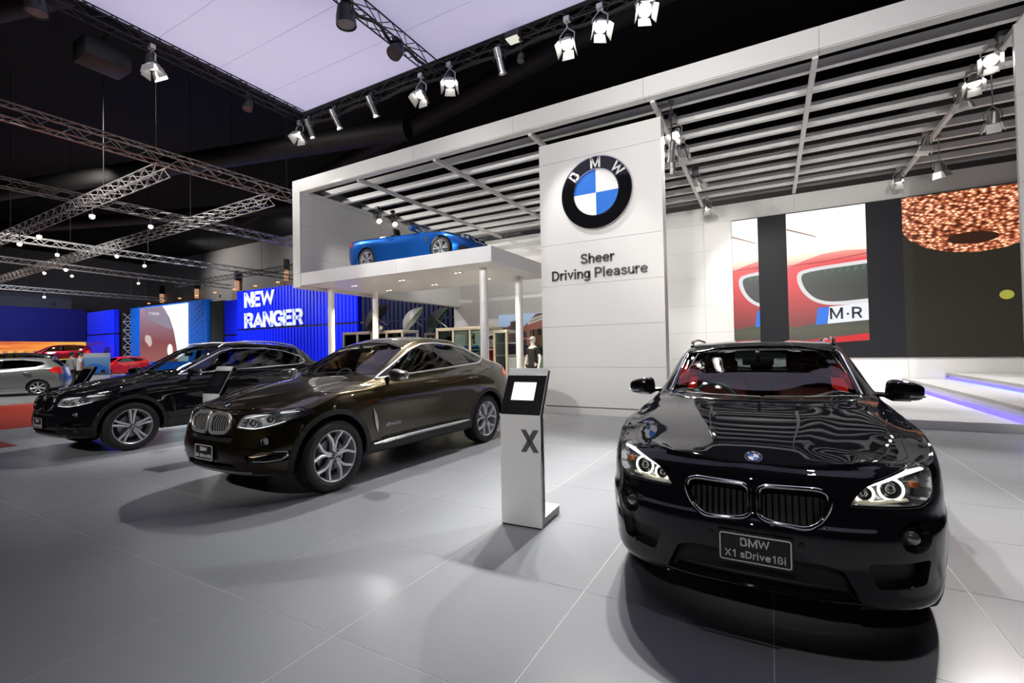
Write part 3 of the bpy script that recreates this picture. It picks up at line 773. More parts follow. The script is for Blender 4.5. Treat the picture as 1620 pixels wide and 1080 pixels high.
# ------------------------------------------------------------------ black compact crossover in the foreground
def R_(z, w, df=0., dr=0., n=4): return dict(z=z, w=w, df=df, dr=dr, n=n)
def dome(y0, y1, c0, c1, h, soft=.022):
    """raised middle of the bonnet between two creases running from c0 (nose) to c1 (cowl)"""
    def fn(G):
        y = G[:, :, 1]; x = G[:, :, 0]; k = np.clip((y-y0)/(y1-y0), 0, 1)
        cx = c0+(c1-c0)*k; fade = np.clip((y-y0)/.18, 0, 1)*np.clip((y1+.1-y)/.15, 0, 1)
        n = G.shape[1]; row = np.arange(n)[None, :] >= n-24
        G[:, :, 2] -= np.where(row, h*fade/(1+np.exp(-(x-cx)/soft)), 0); return G
    return fn
M_X1 = paint('paint_sapphire_black', (.006, .0065, .009), 0., .4)
X1 = dict(wb=2.76, R=.34, arch=.385, plan_w=.899, m_paint=M_X1, arch_zmax=.95,
  plan=[(0, -2.215), (.25, -2.207), (.45, -2.17), (.62, -2.095), (.74, -1.985), (.82, -1.83), (.865, -1.63), (.885, -1.38), (.885, -.9), (.89, 0), (.899, .9), (.899, 1.38), (.885, 1.75), (.84, 2.0), (.72, 2.14), (.45, 2.215), (0, 2.24)],
  rings=[R_([.19, .2, .2, .2, .2, .24, .28], [.88, .9, .88, .9, .9], .16, .1, 2),
         R_([.225, .225, .235, .235, .235, .26, .31], [.965, .965, .92, .95, .95], .03, .03),
         R_([.33, .335, .33, .33, .33, .36, .40], [.985, .985, .945, .97, .97], .015, .01),
         R_([.50, .51, .50, .48, .50, .52, .55], [1, 1, .975, 1, 1], 0, 0, 5),
         R_([.575, .59, .60, .58, .62, .64, .64], [1, 1, .99, 1, 1], .006, 0, 3),
         R_([.605, .62, .66, .64, .70, .70, .70], [.985, 1, .995, 1, 1], .045, .01, 4),
         R_([.70, .72, .76, .76, .80, .82, .82], [.98, 1, 1, 1, .99], .065, .02, 4),
         R_([.79, .82, .88, .90, .94, .95, .95], [.965, .985, .985, .985, .97], .09, .05, 5),
         R_([.845, .875, .955, 1.02, 1.06, 1.08, 1.08], [.93, .955, .955, .955, .93], .15, .08)],
  edge_x=[(-2.06, .42), (-1.4, .56), (-.95, .63), (-.72, .675), (-.2, .60), (0, .585), (.8, .575), (1.6, .55), (2.1, .55)],
  edge_z=[(-2.06, .855), (-1.4, .985), (-.95, 1.05), (-.75, 1.07), (-.45, 1.25), (-.15, 1.42), (.05, 1.462), (.6, 1.478), (1.2, 1.465), (1.75, 1.42), (2.1, 1.12), (2.16, 1.09)],
  center_z=[(-2.065, .85), (-1.9, .905), (-1.4, 1.0), (-1.03, 1.055), (-.97, 1.068), (-.55, 1.278), (-.14, 1.47), (.05, 1.503), (.5, 1.52), (1.2, 1.505), (1.85, 1.45), (2.1, 1.15), (2.16, 1.09)],
  sill_in=[(-2.1, .05), (-.9, .05), (-.6, .03), (1.8, .03), (2.2, .05)], sill_up=[(-2.1, .012), (-.9, .015), (-.6, .03), (1.8, .03), (2.2, .01)],
  crown=[(-2.1, 2.2), (-1., 2.2), (-.6, 2.3), (0, 2.6), (2.2, 2.6)],
  sculpt=[dome(-2.0, -1.0, .22, .47, .013, .012)],
  cab=dict(floor=.35, w=.68, y0=-.95, y1=1.7, belt=1.04, seat_y=.12, seat_z=.58, mirror=(-.28, 1.33)))
def build_x1(loc, rot):
    sp = X1
    car, sh = car_base(sp, 'crossover_car', 'glossy black crossover with lit ring headlights and twin grilles, nearest the camera', loc, rot, M_X1)
    fr = lambda c, n: n.y < -.15 and c.y < -1.2
    top = lambda c, n: n.z > .45 and c.y < -.7
    # front openings, outlines in (x, z)
    sh.cut2('kidney', rounded([(.02, .605), (.05, .588), (.22, .578), (.275, .598), (.312, .655), (.326, .705), (.316, .742), (.275, .757), (.05, .75), (.02, .733)], .05, 3), 'y', fr)
    sh.cut2('lamp', F_X1['lamp'], 'y', lambda c, n: c.y < -1.45 and n.y < .2)
    sh.cut2('fog', circle(F_X1['fog'][0], F_X1['fog'][1], .066, 24, .064), 'y', fr)
    sh.cut('intake', F_X1['intake'], 'y', fr)
    sh.cut('below_lip', [(-.45, .1), (.45, .1), (.432, .262), (-.432, .262)], 'y', lambda c, n: c.y < -1.9)
    sh.cut2('side_intake', F_X1['side_intake'], 'y', fr)
    sh.cut('bonnet', F_X1['bonnet'], 'z', lambda c, n: n.z > .3 and c.z > .8 and c.y < -.85)
    sh.cut('windscreen', F_X1['screen'], 'y', lambda c, n: -1.05 < c.y < .1 and n.y < -.15 and n.z > .1 and abs(c.x) < .72)
    sd = lambda c, n: abs(n.x) > .35 and c.z > 1.0
    sh.cut2('dlo', [(-.56, 1.085), (1.5, 1.165), (1.62, 1.26), (1.3, 1.40), (.3, 1.425), (-.02, 1.40)], 'x', sd)
    sh.cut2('win_f', [(-.50, 1.10), (.28, 1.13), (.3, 1.405), (0, 1.388)], 'x', sd, over=('dlo',))
    sh.cut2('win_r', [(.36, 1.132), (1.06, 1.158), (1.0, 1.395), (.38, 1.408)], 'x', sd, over=('dlo',))
    sh.cut2('win_q', [(1.1, 1.16), (1.46, 1.178), (1.56, 1.26), (1.28, 1.375), (1.05, 1.385)], 'x', sd, over=('dlo',))
    low = lambda c, n: abs(n.x) > .4
    sh.cut2('door_f', [(-.86, .36), (-.86, .95), (-.62, 1.06), (.33, 1.12), (.33, .34), (-.8, .3)], 'x', low)
    sh.cut2('door_r', [(.335, .34), (.335, 1.12), (1.2, 1.15), (1.15, .8), (.98, .62), (.9, .36)], 'x', low)
    sh.cut('rear_window', rounded([(-.56, 1.16), (.56, 1.16), (.5, 1.40), (-.5, 1.40)], .05), 'y', lambda c, n: c.y > 1.6 and n.y > .2)
    sh.cut2('tail', [(.5, .9), (.9, .9), (.9, 1.06), (.55, 1.06)], 'y', lambda c, n: c.y > 1.75)
    sh.freeze()
    sh.obj('body', sh.faces(None), M_X1, car)
    arches(car, sh, sp, 0)
    sh.obj('bonnet', sh.faces('bonnet'), M_X1, car, 0, .0025)
    ws = sh.obj('windscreen', sh.faces('windscreen'), M_GLASS, car, -.004)
    sh.rim('windscreen_trim', sh.faces('windscreen'), .013, M_SATIN if 0 else M_GLOSSB, ws, 0, .5)
    lp = sh.loops(sh.faces('windscreen'))[0]
    P = [(p, n) for p, n in zip(*lp)]
    for t in ('_r', '_l'):
        sg = 1 if t == '_r' else -1
        Q = sorted([(p, n) for p, n in P if p.x*sg > .5 and p.z > 1.08], key=lambda q: q[0].z)
        obj('pillar_trim', MB().tube([p+n*.003+Vector((sg*.012, 0, 0)) for p, n in Q], .007, 6), M_CHROME, ws, smooth=50)
        # ---- grille
        gf = sh.faces('kidney'+t)
        g = sh.rim('grille', gf, .013, M_CHROME, car, .006, 1.1, 8, 'chrome framed kidney grille')
        sh.obj('grille_back', gf, M_DARKIN, g, -.07)
        sh.obj('grille_surround', gf, M_DARKIN, g, -.06, 0, wall=.06)
        for i in range(9):
            x = (.052+.029*i)
            zt = .745; zb = .595 if x < .2 else .585
            if x > .25: zb = .585+(x-.25)*1.7; zt = .748
            if zt-zb < .04: continue
            pts = [sh.front(x*sg, zb+(zt-zb)*k/4)+Vector((0, .022, 0)) for k in range(5)]
            obj('slat', MB().tube(pts, .004, 6, False, 3., (0, 1, 0)), M_GLOSSB, g, smooth=40)
        # ---- headlamp
        lf = sh.faces('lamp'+t)
        hl = sh.obj('headlamp', lf, M_LENS, car, 0, .003, 'lit twin-ring headlamp')
        sh.obj('lamp_housing', lf, mat('lamp_bowl', (.34, .35, .36), .3, .75), hl, -.075, 0, wall=.07)
        sh.rim('lamp_seal', lf, .006, M_GLOSSB, hl, 0, .6)
        for k, (x, z, r) in enumerate(F_X1['rings']):
            p = sh.front(x*sg, z); nn = Vector((sg*.18, -1, .05)).normalized()
            c = p - nn*.034
            Mx = Matrix.Translation(c) @ nn.to_track_quat('Y', 'Z').to_matrix().to_4x4()
            o = obj('light_ring', MB().tube([(r*math.cos(a), 0, r*math.sin(a)) for a in [2*PI*i/32 for i in range(32)]], .006, 8, True), emis('ring_glow', (1, .95, .82), 3.5), hl, smooth=60)
            o.matrix_local = Mx
            b = obj('projector', MB().lathe([(r*.98, .0), (r*.8, -.02), (r*.62, -.03)], 28, axis='y').lathe([(r*.55, -.025), (r*.5, -.008), (r*.3, .004), (.001, .008)], 28, axis='y'), mat('projector_glass', (.05, .05, .055), .05, .6, 1.), hl, smooth=40)
            b.matrix_local = Mx
        bl = F_X1['brow']
        P2 = [sh.front(x*sg, z, -.018) for x, z in bl]
        obj('brow_light', MB().tube(P2, [.008, .014, .017, .018, .013][:len(P2)], 8, False, .5), emis('brow_glow', (1, .98, .95), 1.8), hl, smooth=50)
        am = F_X1['amber']; c = sh.front(am[0]*sg, am[1], -.03)
        obj('indicator', MB().ell(tuple(c), (.024, .018, .017), 12, 8, .6, .6), M_AMBER, hl, smooth=50)
        P2 = [sh.front(x*sg, z, -.03) for x, z in F_X1['base']]
        obj('reflector_sill', MB().tube(P2, .014, 6, False, .6), mat('lamp_sill', (.7, .66, .55), .2, .6, emit=(1, .9, .65), estr=.2), hl, smooth=50)
        # ---- fog lamp
        fz = F_X1['fog']; ff = sh.faces('fog'+t)
        fo = sh.obj('fog_lamp', ff, M_BLACKP, car, -.045, 0, wall=.045)
        c = sh.front(fz[0]*sg, fz[1], -.03)
        obj('lamp_glass', MB().ell(tuple(c), (.034, .02, .034), 16, 8), mat('fog_glass', (.25, .25, .26), .05, .7, 1.), fo, smooth=50)
        # ---- side intake
        sf = sh.faces('side_intake'+t)
        si = sh.obj('side_intake', sf, M_BLACKP, car, -.05, 0, wall=.05)
        hexmesh(sh, si, F_X1['side_intake'], .02, .022, sg)
        for dn in ('door_f', 'door_r'): sh.obj('door', sh.faces(dn+t), M_X1, car, 0, .002)
        sh.obj('window_surround', sh.faces('dlo'+t), M_GLOSSB, car)
        for wn in ('win_f', 'win_r', 'win_q'): sh.obj('side_window', sh.faces(wn+t), M_GLASS if wn == 'win_f' else M_GLASSD, car, -.003)
        sh.obj('tail_lamp', sh.faces('tail'+t), M_RED_LAMP, car, .004)
        door_mirror(sh, car, sg, (-.5, 1.085), (.925, -.56, 1.12), (.11, .08, .08), M_X1, rad(6), True)
        for y in (.1, 1.0): handle(sh, car, y, .95, sg, M_X1)
        # roof rail
        rp = [sh.top(.565*sg, y, d) for y, d in ((-.02, .0), (.1, .035), (.5, .05), (1.0, .05), (1.4, .035), (1.52, 0.))]
        obj('roof_rail', MB().tube(rp, .017, 8, False, .8), M_X1, car, smooth=50)
    it = sh.obj('lower_intake', sh.faces('intake'), M_BLACKP, car, -.06, 0, wall=.06)
    hexmesh(sh, it, F_X1['intake'], .024, .03, 1)
    lipp = F_X1['lip']
    obj('lip_trim', MB().tube([sh.front(x, z, .004) for x, z in lipp], .008, 6, False, .7), M_GLOSSB, car, smooth=50)
    sh.obj('rear_window', sh.faces('rear_window'), M_GLASSD, car, -.003)
    for px_, pz in ((.2, .505), (-.2, .505), (.63, .34), (-.63, .34)):
        q = sh.front(px_, pz, .002); nn = sh.frontn(px_, pz)
        o = obj('parking_sensor', MB().lathe([(.013, 0), (.011, .004), (.001, .005)], 14, axis='y'), M_X1, car, smooth=40)
        o.matrix_local = Matrix.Translation(q) @ nn.to_track_quat('Y', 'Z').to_matrix().to_4x4()
    # badge on the bonnet nose
    q = sh.top(0, -2.025, .002); n = Vector((0, -.62, .78)).normalized()
    roundel('bonnet_badge', car, .041, Matrix.Translation(q) @ Matrix.Rotation(-rad(58), 4, 'X'), .006)
    plate(sh, car, F_X1['plate'], .335, .155, 'BMW', 'X1 sDrive18i', .058, .05, rad(0), .02)
    # wheels, inside, wipers
    for y in (-1.38, 1.38):
        for sg in (1, -1): wheel(car, sg*.735, y, .34, .235, .225, 'double', sg)
    interior(car, sp, mat('leather_red', (.42, .06, .04), .5))
    wiper(sh, car, [(-.5, -.86), (-.3, -.93), (.02, -.965)]); wiper(sh, car, [(.05, -.955), (.3, -.93), (.42, -.88)]); wiper(sh, car, [(.3, -.94), (.5, -.86), (.62, -.79)])
    pan = MB().box(-.72, .72, -1.9, 2.0, .2, .23); obj('underbody', pan, M_DARKIN, car)
    return car, sh
def hexmesh(sh, parent, poly, rec, cell, sg):
    """honeycomb filling an opening; one mesh, the cells are too small to pick apart"""
    x0, x1 = min(p[0] for p in poly), max(p[0] for p in poly); z0, z1 = min(p[1] for p in poly), max(p[1] for p in poly)
    A = sum(poly[i-1][0]*poly[i][1]-poly[i][0]*poly[i-1][1] for i in range(len(poly)))
    pl = poly if A > 0 else poly[::-1]
    def ins(x, z): return all((pl[i][0]-pl[i-1][0])*(z-pl[i-1][1])-(pl[i][1]-pl[i-1][1])*(x-pl[i-1][0]) > .002 for i in range(len(pl)))
    mb = MB(); r = cell/math.sqrt(3); row = 0; z = z0
    seen = set()
    while z < z1+cell:
        x = x0 - (cell/2 if row % 2 else 0)
        while x < x1+cell:
            cs = [(x+r*math.cos(PI/6+PI/3*k), (z+r*math.sin(PI/6+PI/3*k))) for k in range(6)]
            for k in range(6):
                a, b = cs[k], cs[(k+1) % 6]
                key = (round((a[0]+b[0])*500), round((a[1]+b[1])*500))
                if key in seen or not (ins(*a) and ins(*b)): continue
                seen.add(key)
                mb.bar(sh.front(a[0]*sg, a[1], -rec), sh.front(b[0]*sg, b[1], -rec), .004, .012, (0, 1, 0))
            x += cell
        z += r*1.5; row += 1
    return obj('honeycomb', mb, M_BLACKP, parent, kind='stuff')
F_X1 = dict(
  lamp=rounded([(.395, .695), (.70, .69), (.755, .73), (.77, .85), (.70, .868), (.46, .785)], [.02, .04, .04, .03, .03, .05]),
  rings=[(.475, .745, .038), (.585, .765, .05)],
  brow=[(.50, .795), (.56, .815), (.62, .835), (.68, .848), (.74, .852)], amber=(.70, .79), base=[(.44, .712), (.55, .714), (.66, .72)],
  fog=(.66, .56), plate=.455,
  intake=rounded([(-.43, .27), (.43, .27), (.37, .40), (.3, .425), (-.3, .425), (-.37, .40)], .02),
  side_intake=rounded([(.50, .33), (.70, .34), (.72, .46), (.46, .45)], .02),
  lip=[(-.43, .262), (-.3, .258), (0, .257), (.3, .258), (.43, .262)],
  bonnet=rounded([(-.36, -2.035), (.36, -2.035), (.60, -1.93), (.70, -1.75), (.73, -1.3), (.75, -.95), (.5, -.985), (0, -1.02), (-.5, -.985), (-.75, -.95), (-.73, -1.3), (-.70, -1.75), (-.60, -1.93)], .02, 2),
  screen=rounded([(-.655, 1.075), (-.4, 1.06), (0, 1.062), (.4, 1.06), (.655, 1.075), (.575, 1.40), (.3, 1.452), (0, 1.46), (-.3, 1.452), (-.575, 1.40)], .02, 2))
# ------------------------------------------------------------------ bronze coupé-backed SUV and black SUV behind it
M_X6 = paint('paint_bronze', (.044, .033, .0135), .9, .3)
M_X5 = paint('paint_carbon_black', (.007, .0075, .01), 0., .4)
SUV_RINGS = [
  R_([.25, .25, .28, .28, .28, .30, .36], [.84, .88, .90, .92, .90], .20, .12, 2),
  R_([.285, .29, .31, .31, .31, .34, .42], [.92, .945, .945, .96, .95], .07, .04),
  R_([.38, .385, .40, .40, .42, .46, .52], [.975, .985, .955, .98, .98], .02, .01),
  R_([.51, .52, .54, .55, .58, .62, .66], [1, 1, .965, 1, 1], 0, 0),
  R_([.62, .635, .67, .68, .72, .76, .80], [1, 1, .972, 1, 1], .02, 0),
  R_([.70, .725, .78, .77, .84, .88, .92], [.985, 1, .982, 1, .99], .035, .02),
  R_([.785, .815, .89, .87, .98, 1.0, 1.02], [.97, .995, 1, .99, .97], .05, .04),
  R_([.86, .90, .985, 1.0, 1.08, 1.1, 1.12], [.95, .975, .99, .965, .93], .08, .07),
  R_([.90, .945, 1.05, 1.09, 1.16, 1.2, 1.22], [.90, .935, .945, .925, .86], .16, .10)]
X6 = dict(wb=2.933, R=.375, arch=.43, plan_w=.985, m_paint=M_X6, arch_zmax=1.05,
  plan=[(0, -2.285), (.3, -2.275), (.55, -2.225), (.74, -2.125), (.865, -1.965), (.93, -1.77), (.965, -1.4665), (.965, -.9), (.97, 0), (.985, .9), (.99, 1.4665), (.98, 1.9), (.93, 2.2), (.8, 2.38), (.5, 2.48), (0, 2.51)],
  rings=SUV_RINGS,
  edge_x=[(-2.1, .45), (-1.4, .62), (-.95, .72), (-.8, .76), (0, .645), (.3, .615), (.9, .60), (1.5, .59), (2.0, .64), (2.41, .7)],
  edge_z=[(-2.12, .905), (-1.4, 1.075), (-.95, 1.13), (-.82, 1.148), (-.4, 1.35), (.0, 1.545), (.25, 1.61), (.55, 1.635), (.95, 1.615), (1.4, 1.51), (1.9, 1.34), (2.2, 1.245), (2.41, 1.22)],
  center_z=[(-2.125, .905), (-1.96, .97), (-1.4, 1.095), (-1.03, 1.16), (-.95, 1.178), (-.48, 1.40), (-.05, 1.60), (.2, 1.672), (.5, 1.697), (.9, 1.685), (1.4, 1.58), (1.9, 1.40), (2.2, 1.275), (2.36, 1.24), (2.41, 1.222)],
  sill_in=[(-2.3, .05), (-.9, .055), (-.6, .03), (1.8, .03), (2.4, .06)], sill_up=[(-2.3, .012), (-.9, .02), (-.6, .03), (1.8, .03), (2.4, .01)],
  crown=[(-2.2, 2.2), (-1., 2.2), (-.6, 2.3), (0, 2.6), (2.4, 2.6)], sculpt=[dome(-2.1, -.95, .24, .56, .014)],
  cab=dict(floor=.45, w=.74, y0=-.92, y1=1.7, belt=1.15, seat_y=.2, seat_z=.72, mirror=(-.2, 1.5)))
X5 = dict(X6); X5.update(m_paint=M_X5, plan_w=.965,
  plan=[(0, -2.285), (.3, -2.275), (.55, -2.225), (.73, -2.12), (.85, -1.965), (.915, -1.77), (.945, -1.4665), (.945, -.9), (.95, 0), (.96, .9), (.965, 1.4665), (.955, 1.9), (.92, 2.2), (.8, 2.38), (.5, 2.47), (0, 2.5)],
  edge_x=[(-2.1, .45), (-1.4, .62), (-.95, .71), (-.8, .75), (0, .655), (.3, .635), (1.2, .62), (2.0, .59), (2.43, .6)],
  edge_z=[(-2.12, .905), (-1.4, 1.075), (-.95, 1.13), (-.82, 1.148), (-.4, 1.37), (.0, 1.59), (.25, 1.645), (.8, 1.665), (1.4, 1.63), (1.8, 1.555), (2.1, 1.33), (2.3, 1.24), (2.43, 1.22)],
  center_z=[(-2.125, .905), (-1.96, .97), (-1.4, 1.095), (-1.03, 1.16), (-.95, 1.178), (-.48, 1.42), (-.04, 1.645), (.2, 1.70), (.7, 1.73), (1.3, 1.70), (1.8, 1.63), (1.92, 1.58), (2.22, 1.3), (2.43, 1.222)])
_kid = rounded([(.028, .70), (.028, .835), (.06, .868), (.28, .862), (.345, .815), (.335, .735), (.285, .692), (.07, .682)], .03, 3)
_lamp = rounded([(.42, .742), (.62, .728), (.80, .768), (.935, .868), (.87, .925), (.68, .915), (.46, .858)], .02, 3)
SUV_F = dict(x6=dict(kidney=_kid, lamp=_lamp, fog=(.735, .62, .05)), x5=dict(kidney=_kid, lamp=_lamp, fog=(.735, .62, .04)))
def build_suv(kind, loc, rot, label):
    sp, F, mp = (X6, SUV_F['x6'], M_X6) if kind == 'x6' else (X5, SUV_F['x5'], M_X5)
    car, sh = car_base(sp, 'suv_car', label, loc, rot, mp, .055)
    fr = lambda c, n: n.y < -.12 and c.y < -1.5
    sh.cut2('kidney', F['kidney'], 'y', fr)
    sh.cut2('lamp', F['lamp'], 'y', lambda c, n: c.y < -1.5 and n.y < .2 and n.z < .85)
    sh.cut2('fog', circle(F['fog'][0], F['fog'][1], F['fog'][2], 20), 'y', fr)
    sh.cut('slot', rounded([(-.38, .605), (.38, .605), (.42, .668), (-.42, .668)], .02), 'y', fr)
    sh.cut('intake', rounded([(-.52, .325), (.52, .325), (.38, .40), (-.38, .40)], .02), 'y', fr)
    si = rounded([(.60, .40), (.86, .42), (.88, .53), (.70, .535), (.55, .475)], .02)
    sh.cut2('side_intake', si, 'y', fr)
    sh.cut('bonnet', rounded([(-.34, -2.09), (.34, -2.09), (.60, -1.99), (.72, -1.82), (.77, -1.5), (.81, -1.0), (.5, -.99), (0, -1.015), (-.5, -.99), (-.81, -1.0), (-.77, -1.5), (-.72, -1.82), (-.60, -1.99)], .02, 2), 'z', lambda c, n: n.z > .3 and c.z > .86 and c.y < -.85)
    ht = 1.58 if kind == 'x6' else 1.615
    sh.cut('windscreen', rounded([(-.73, 1.163), (-.4, 1.17), (0, 1.182), (.4, 1.17), (.73, 1.163), (.625, ht-.06), (.3, ht+.01), (0, ht+.02), (-.3, ht+.01), (-.625, ht-.06)], .02, 2), 'y', lambda c, n: -1.05 < c.y < .25 and n.y < -.15 and n.z > .1 and abs(c.x) < .79)
    sd = lambda c, n: abs(n.x) > .3 and c.z > 1.09
    if kind == 'x6':
        dlo = [(-.76, 1.15), (1.40, 1.265), (1.66, 1.335), (1.50, 1.40), (1.2, 1.505), (.9, 1.562), (.5, 1.585), (.22, 1.57), (-.02, 1.50)]
        wins = [[(-.64, 1.172), (.30, 1.238), (.30, 1.555), (.22, 1.55), (0, 1.486)], [(.40, 1.242), (1.12, 1.27), (.93, 1.535), (.5, 1.565), (.40, 1.562)], [(1.16, 1.275), (1.38, 1.287), (1.56, 1.335), (1.19, 1.48), (1.0, 1.52)]]
    else:
        dlo = [(-.76, 1.15), (1.58, 1.255), (1.74, 1.31), (1.66, 1.42), (1.3, 1.54), (.9, 1.592), (.5, 1.605), (.22, 1.595), (-.02, 1.53)]
        wins = [[(-.64, 1.172), (.30, 1.238), (.30, 1.588), (.24, 1.578), (0, 1.512)], [(.40, 1.232), (1.0, 1.252), (.93, 1.57), (.5, 1.585), (.40, 1.583)], [(1.03, 1.254), (1.2, 1.26), (1.0, 1.558), (.96, 1.565)], [(1.27, 1.263), (1.57, 1.273), (1.69, 1.312), (1.63, 1.40), (1.28, 1.515), (1.08, 1.545)]]
    sh.cut2('dlo', dlo, 'x', sd)
    for i, w in enumerate(wins): sh.cut2('win%d' % i, w, 'x', sd, over=('dlo',))
    low = lambda c, n: abs(n.x) > .4
    sh.cut2('sill', [(-.98, .27), (-.98, .44), (.95, .46), (.95, .27)], 'x', low)
    sh.cut2('door_f', [(-.84, .44), (-.88, .9), (-.80, 1.12), (.36, 1.24), (.36, .44)], 'x', low)
    sh.cut2('door_r', [(.365, .44), (.365, 1.24), (1.28, 1.27), (1.24, .98), (1.02, .75), (.96, .44)], 'x', low)
    sh.cut('rear_window', rounded([(-.55, 1.36), (.55, 1.36), (.5, 1.60), (-.5, 1.60)], .05), 'y', lambda c, n: c.y > 1.0 and n.y > .1 and abs(c.x) < .56)
    sh.cut2('tail', [(1.98, 1.05), (2.6, .98), (2.6, 1.17), (2.08, 1.165)], 'x', lambda c, n: c.y > 1.8 and abs(c.x) > .62)
    sh.freeze()
    sh.obj('body', sh.faces(None), mp, car); arches(car, sh, sp, .055)
    sh.obj('bonnet', sh.faces('bonnet'), mp, car, 0, .0025)
    ws = sh.obj('windscreen', sh.faces('windscreen'), M_GLASS, car, -.004)
    sh.rim('windscreen_trim', sh.faces('windscreen'), .012, M_GLOSSB, ws, 0, .5)
    slat_m = M_SATIN if kind == 'x6' else M_GLOSSB
    for t, sg in (('_r', 1), ('_l', -1)):
        gf = sh.faces('kidney'+t)
        g = sh.rim('grille', gf, .019, M_SATIN if kind == 'x6' else M_CHROME, car, .008, 1., 8, 'kidney grille with upright slats')
        sh.obj('grille_back', gf, M_DARKIN, g, -.07); sh.obj('grille_surround', gf, M_DARKIN, g, -.06, 0, wall=.06)
        for i in range(7):
            x = .062+.04*i; zb, zt = .692, .862
            if x > .27: zb, zt = .71, .845
            pts = [sh.front(x*sg, zb+(zt-zb)*k/5)+Vector((0, .004+.012*abs(k-2.5)/2.5, 0)) for k in range(6)]
            obj('slat', MB().tube(pts, .0075, 8, False, .7, (0, 1, 0)), slat_m, g, smooth=40)
        lf = sh.faces('lamp'+t)
        hl = sh.obj('headlamp', lf, M_LENS, car, 0, .003, 'clear swept-back headlamp')
        sh.obj('lamp_housing', lf, mat('lamp_bowl_suv', (.45, .45, .46), .3, .3), hl, -.08, 0, wall=.075)
        sh.rim('lamp_seal', lf, .006, M_GLOSSB, hl, 0, .6)
        for x, z in ((.575, .795), (.72, .83)):
            nn = Vector((sg*.3, -1, .05)).normalized(); c = sh.front(x*sg, z) - nn*.035; r = .043
            Mx = Matrix.Translation(c) @ nn.to_track_quat('Y', 'Z').to_matrix().to_4x4()
            obj('light_ring', MB().tube([(r*math.cos(a), 0, r*math.sin(a)) for a in [2*PI*i/28 for i in range(28)]], .006, 8, True), M_CHROME, hl, smooth=60).matrix_local = Mx
            obj('projector', MB().lathe([(r*.98, .0), (r*.8, -.02), (r*.62, -.03)], 24, axis='y').lathe([(r*.6, -.02), (r*.5, -.006), (r*.3, .006), (.001, .01)], 24, axis='y'), mat('projector_clear', (.3, .3, .32), .05, .7, 1.), hl, smooth=40).matrix_local = Mx
        P2 = [sh.front(x*sg, z, -.02) for x, z in ((.48, .848), (.58, .872), (.68, .892), (.78, .90), (.87, .898))]
        obj('brow_strip', MB().tube(P2, [.006, .011, .013, .013, .006], 8, False, .5), mat('brow_clear', (.9, .91, .93), .2, 0., .5, emit=(1, 1, 1), estr=.75), hl, smooth=50)
        P2 = [sh.front(x*sg, z, -.02) for x, z in ((.44, .757), (.53, .748), (.62, .744), (.72, .762), (.83, .805))]
        obj('lower_strip', MB().tube(P2, .008, 6, False, .6), MATS['brow_clear'], hl, smooth=50)
        fo = sh.obj('fog_lamp', sh.faces('fog'+t), M_GLOSSB, car, -.04, 0, wall=.04)
        c = sh.front(F['fog'][0]*sg, F['fog'][1], -.015); r = F['fog'][2]*.7
        obj('lamp_glass', MB().ell(tuple(c), (r, .02, r), 16, 8), mat('fog_clear', (.6, .6, .62), .08, .7, 1.), fo, smooth=50)
        obj('lamp_bezel', MB().tube([sh.front(F['fog'][0]*sg+r*1.12*math.cos(a), F['fog'][1]+r*1.12*math.sin(a), -.006) for a in [2*PI*i/24 for i in range(24)]], .006, 6, True), M_CHROME, fo, smooth=50)
        sf = sh.faces('side_intake'+t); si_o = sh.obj('side_intake', sf, M_BLACKP, car, -.05, 0, wall=.05)
        if kind == 'x6':
            rim_p = [(.64, .432), (.74, .428), (.83, .44), (.862, .475), (.865, .512), (.80, .522)]
            obj('intake_trim', MB().tube([sh.front(x*sg, z, .003) for x, z in rim_p], [.007, .011, .014, .016, .014, .006], 8, False, .7), M_SATIN, si_o, smooth=50)
            q = [(.60, .478), (.70, .522), (.80, .524), (.76, .495), (.65, .47)]
            obj('intake_blade', MB().prism(q, lambda u, v, d: tuple(sh.front(u*sg, v)+Vector((0, d, 0))), -.002, .02), mat('bronze_satin', (.25, .19, .13), .35, .7), si_o)
        obj('intake_bar', MB().tube([sh.front(x*sg, .455, -.025) for x in (.62, .73, .84)], .008, 6), M_GLOSSB, si_o)
        for dn in ('door_f', 'door_r'): sh.obj('door', sh.faces(dn+t), mp, car, 0, .002)
        sl = sh.obj('sill', sh.faces('sill'+t), M_BLACKP, car, .006)
        P2 = [sh.side(y, .415+.012*(y+.9), .03, sg) for y in (-.95, -.8, -.3, .3, .7, .93)]
        if kind == 'x6':
            obj('sill_strip', MB().tube(P2, [.01, .03, .032, .032, .03, .012], 8, False, .8), mat('sill_steel', (.72, .73, .74), .25, 1.), sl, smooth=50)
            tm = MB()
            for k in range(38):
                y = -.78+k*.041; p = sh.side(y, .452+.012*(y+.9), .012, sg); tm.box(p.x-.012, p.x+.012, y, y+.024, p.z-.008, p.z+.008)
            obj('step_ribs', tm, M_BLACKP, sl, kind='stuff')
        ds = sh.obj('window_surround', sh.faces('dlo'+t), M_GLOSSB, car)
        full = sh.faces('dlo'+t) + [f for i in range(len(wins)) for f in sh.faces('win%d%s' % (i, t))]
        sh.rim('window_trim', full, .013, M_SATIN if kind == 'x6' else M_CHROME, ds, .004, .55)
        for i in range(len(wins)):
            sh.obj('side_window', sh.faces('win%d%s' % (i, t)), glass('side_glass', (.5, .58, .55)) if i == 0 else M_GLASSD, car, -.003)
        sh.obj('tail_lamp', sh.faces('tail'+t), M_RED_LAMP, car, .006)
        door_mirror(sh, car, sg, (-.60, 1.15), (1.06, -.64, 1.185), (.125, .085, .078), mat('mirror_satin', (.28, .27, .26), .3, .9) if kind == 'x6' else M_X5, rad(4))
        for y in (.12, 1.05): handle(sh, car, y, 1.045, sg, mp)
